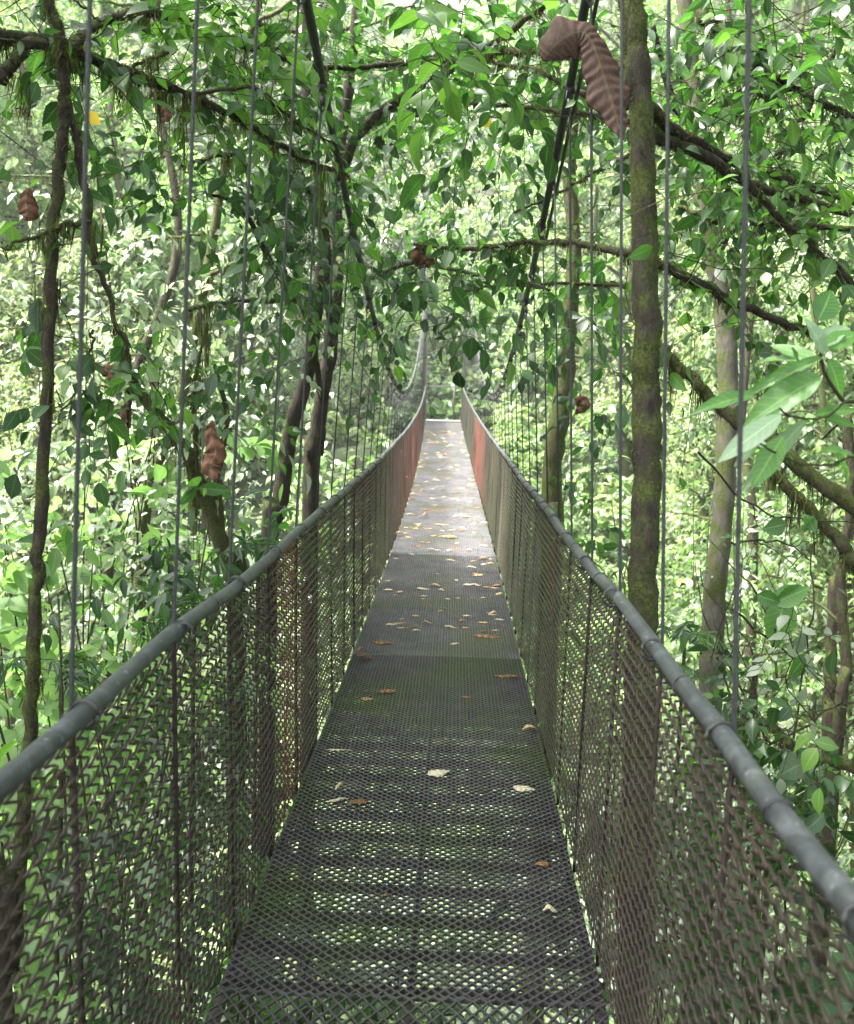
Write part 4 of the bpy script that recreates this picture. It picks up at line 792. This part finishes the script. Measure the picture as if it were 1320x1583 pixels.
# yellowing leaves still hanging
for (x, y, d, s, lab) in ((755, 188, 5.5, .13, 'yellow leaf hanging below the upper branch left of the huge brown leaf'), (148, 184, 4.6, .1, 'yellow leaf behind the nearest left suspender')):
    a_, b_ = P(x-14, y-8, d), P(x+14, y+12, d); lb = MB(); leaves(lb, a_[None], (b_-a_)[None], -FW[None], s*.7, T_NEAR, np.array([.5]), 1.5)
    m_ = bpy.data.materials.get('leaf_yellow') or leaf_mat('leaf_yellow', [(0, (.6, .42, .05)), (1, (.7, .55, .1))], .5, .5, (1.2, 1.1, .6)); tag(lb.obj('yellow_leaf', m_), lab, 'leaf')
# litter on the deck: pixel -> deck surface
def deck_hit(px, py):
    d = FW+RT*(px-PW/2)/F-UP*(py-PH/2)/F; t = .5
    while t < 60:
        q = CAM+d*t
        if q[2] < float(dz(q[1]))+.006: return q
        t += .01
    return None
def fallen(px, py, wpx, label, rn, group=None, asp=.5, curl=.5, ang=None, mat=None):
    q = deck_hit(px, py)
    if q is None: return
    dist = np.linalg.norm(q-CAM); L_ = wpx/F*dist; a = (rng.uniform(-.5, .5)+(math.pi if rng.random() < .5 else 0)) if ang is None else ang
    ax = np.array([math.cos(a), math.sin(a), 0.]); s0 = q-ax*L_/2; z0 = float(dz(s0[1])); mid = []
    for k, t in enumerate((0, .3, .65, 1)):
        p_ = s0+ax*L_*t; mid.append([p_[0], p_[1], float(dz(p_[1]))+.008+[0, 1, 1, .3][k]*L_*rng.uniform(.04, .2)*curl])
    hw = L_*asp/2; dead_leaf('fallen_leaf', label, mid, [hw*.1, hw*.8, hw, hw*.6, hw*.05], mat or M_LITTER, L_*.03, 5, np.array([0, 0, 1.]), rn, .3, group)
for a in ((678, 1196, 38, 'rounded olive yellow fallen leaf in the centre of the near deck', .9, None, .75, .5), (810, 1219, 34, 'olive fallen leaf near the right edge of the near deck', .85, None, .7), (850, 1412, 22, 'small upright pale folded leaf low on the right of the deck', 1., None, .8, 3.),
          (522, 1239, 34, 'narrow pale green leaf lying left on the near deck', .95, None, .25), (553, 1241, 30, 'grey purple leaf beside the narrow pale green leaf', .1, None, .6), (525, 1219, 22, 'thin curled green leaf above the narrow pale leaf', .8, None, .25, 2., 1.), (523, 1160, 36, 'straight pale twig like leaf at the left deck edge', 1., None, .15, .2, .05),
          (785, 1046, 44, 'long reddish brown leaf against the right side of the deck', .15, None, .3), (598, 1070, 32, 'reddish brown leaf left of centre on the deck', .2, None, .5), (568, 1080, 20, 'small grey leaf left of the reddish brown leaf', .35, None, .7), (562, 1018, 26, 'dark curled leaf at the left edge by the deck seam', .0, None, .7, 1.5), (555, 1010, 22, 'dark crumpled leaf topmost of the pair at the left seam', .05, None, .6, 2.), (592, 994, 38, 'broad brown leaf just beyond the left seam pair', .2, None, .5), (752, 985, 46, 'long brown leaf at right beyond the second seam', .2, None, .4), (703, 996, 16, 'small pale leaf on the seam right of centre', .9),
          (818, 1128, 24, 'tan leaf caught in the right edge of the deck', .6, None, .6, 2.), (838, 1336, 22, 'reddish leaf low on the right of the deck', .15, None, .8), (594, 1387, 10, 'tiny reddish bud on the left centre deck', .3, None, .8, 2.), (720, 1078, 16, 'small brown leaf right of centre on the deck', .2),
          (693, 831, 30, 'large golden leaf in the bright middle of the deck', .55, None, .6, 1.2), (617, 829, 18, 'orange leaf at the left edge of the bright deck', .45, None, .7, 2.), (656, 799, 12, 'orange brown curled leaf on the bright deck left of centre', .4, None, .8, 3.), (686, 812, 20, 'pale golden leaf above the large golden leaf', .6, None, .5), (643, 797, 9, 'small dark leaf beside the orange brown curled one', .1, None, .8, 2.), (703, 800, 9, 'small brown leaf right of centre on the bright deck', .2, None, .8, 2.), (722, 800, 18, 'tan curled leaf near the right edge of the bright deck', .45, None, .7, 2.), (654, 911, 22, 'flat pale leaf in the middle of the shaded deck', .9, None, .5), (664, 818, 14, 'tiny tan leaf on the bright deck', .6)):
    fallen(*a)
for k in range(200):
    py = 668+rng.random()**1.3*310; q = (py-600)/385; half = 26+q*90; px = 690-8*q+rng.uniform(-.9, .9)*half
    z_ = 'sunlit far deck' if py < 860 else 'shaded middle deck'; dk = rng.random() < .25
    fallen(px, py, rng.uniform(6, 16)*(.6+.6*q)*(1. if py < 860 else 1.15), f"small {'brown' if dk else 'pale yellowish'} fallen leaf scattered on the {z_}", rng.uniform(.1, .35) if dk else rng.uniform(.55, 1.), f"{'brown' if dk else 'pale'} leaves on the {z_}", rng.uniform(.35, .7), rng.uniform(.3, 1.5))

HAZE = .0011  # density of a volume added to whiten the background
if HAZE:
    mb = MB(); box(mb, (-75, -27, -10), (75, 97, 60)); hz = mb.obj('haze', []); tag(hz, 'thin haze volume added to pale the distant forest', 'haze', kind='stuff')
    m, n_, N, L = nmat('haze'); pv = N('ShaderNodeVolumePrincipled'); pv.inputs['Color'].default_value = (.93, .97, .93, 1); pv.inputs['Density'].default_value = HAZE; pv.inputs['Anisotropy'].default_value = .3
    o_ = N('ShaderNodeOutputMaterial'); L(pv.outputs[0], o_.inputs['Volume']); hz.data.materials.append(m)
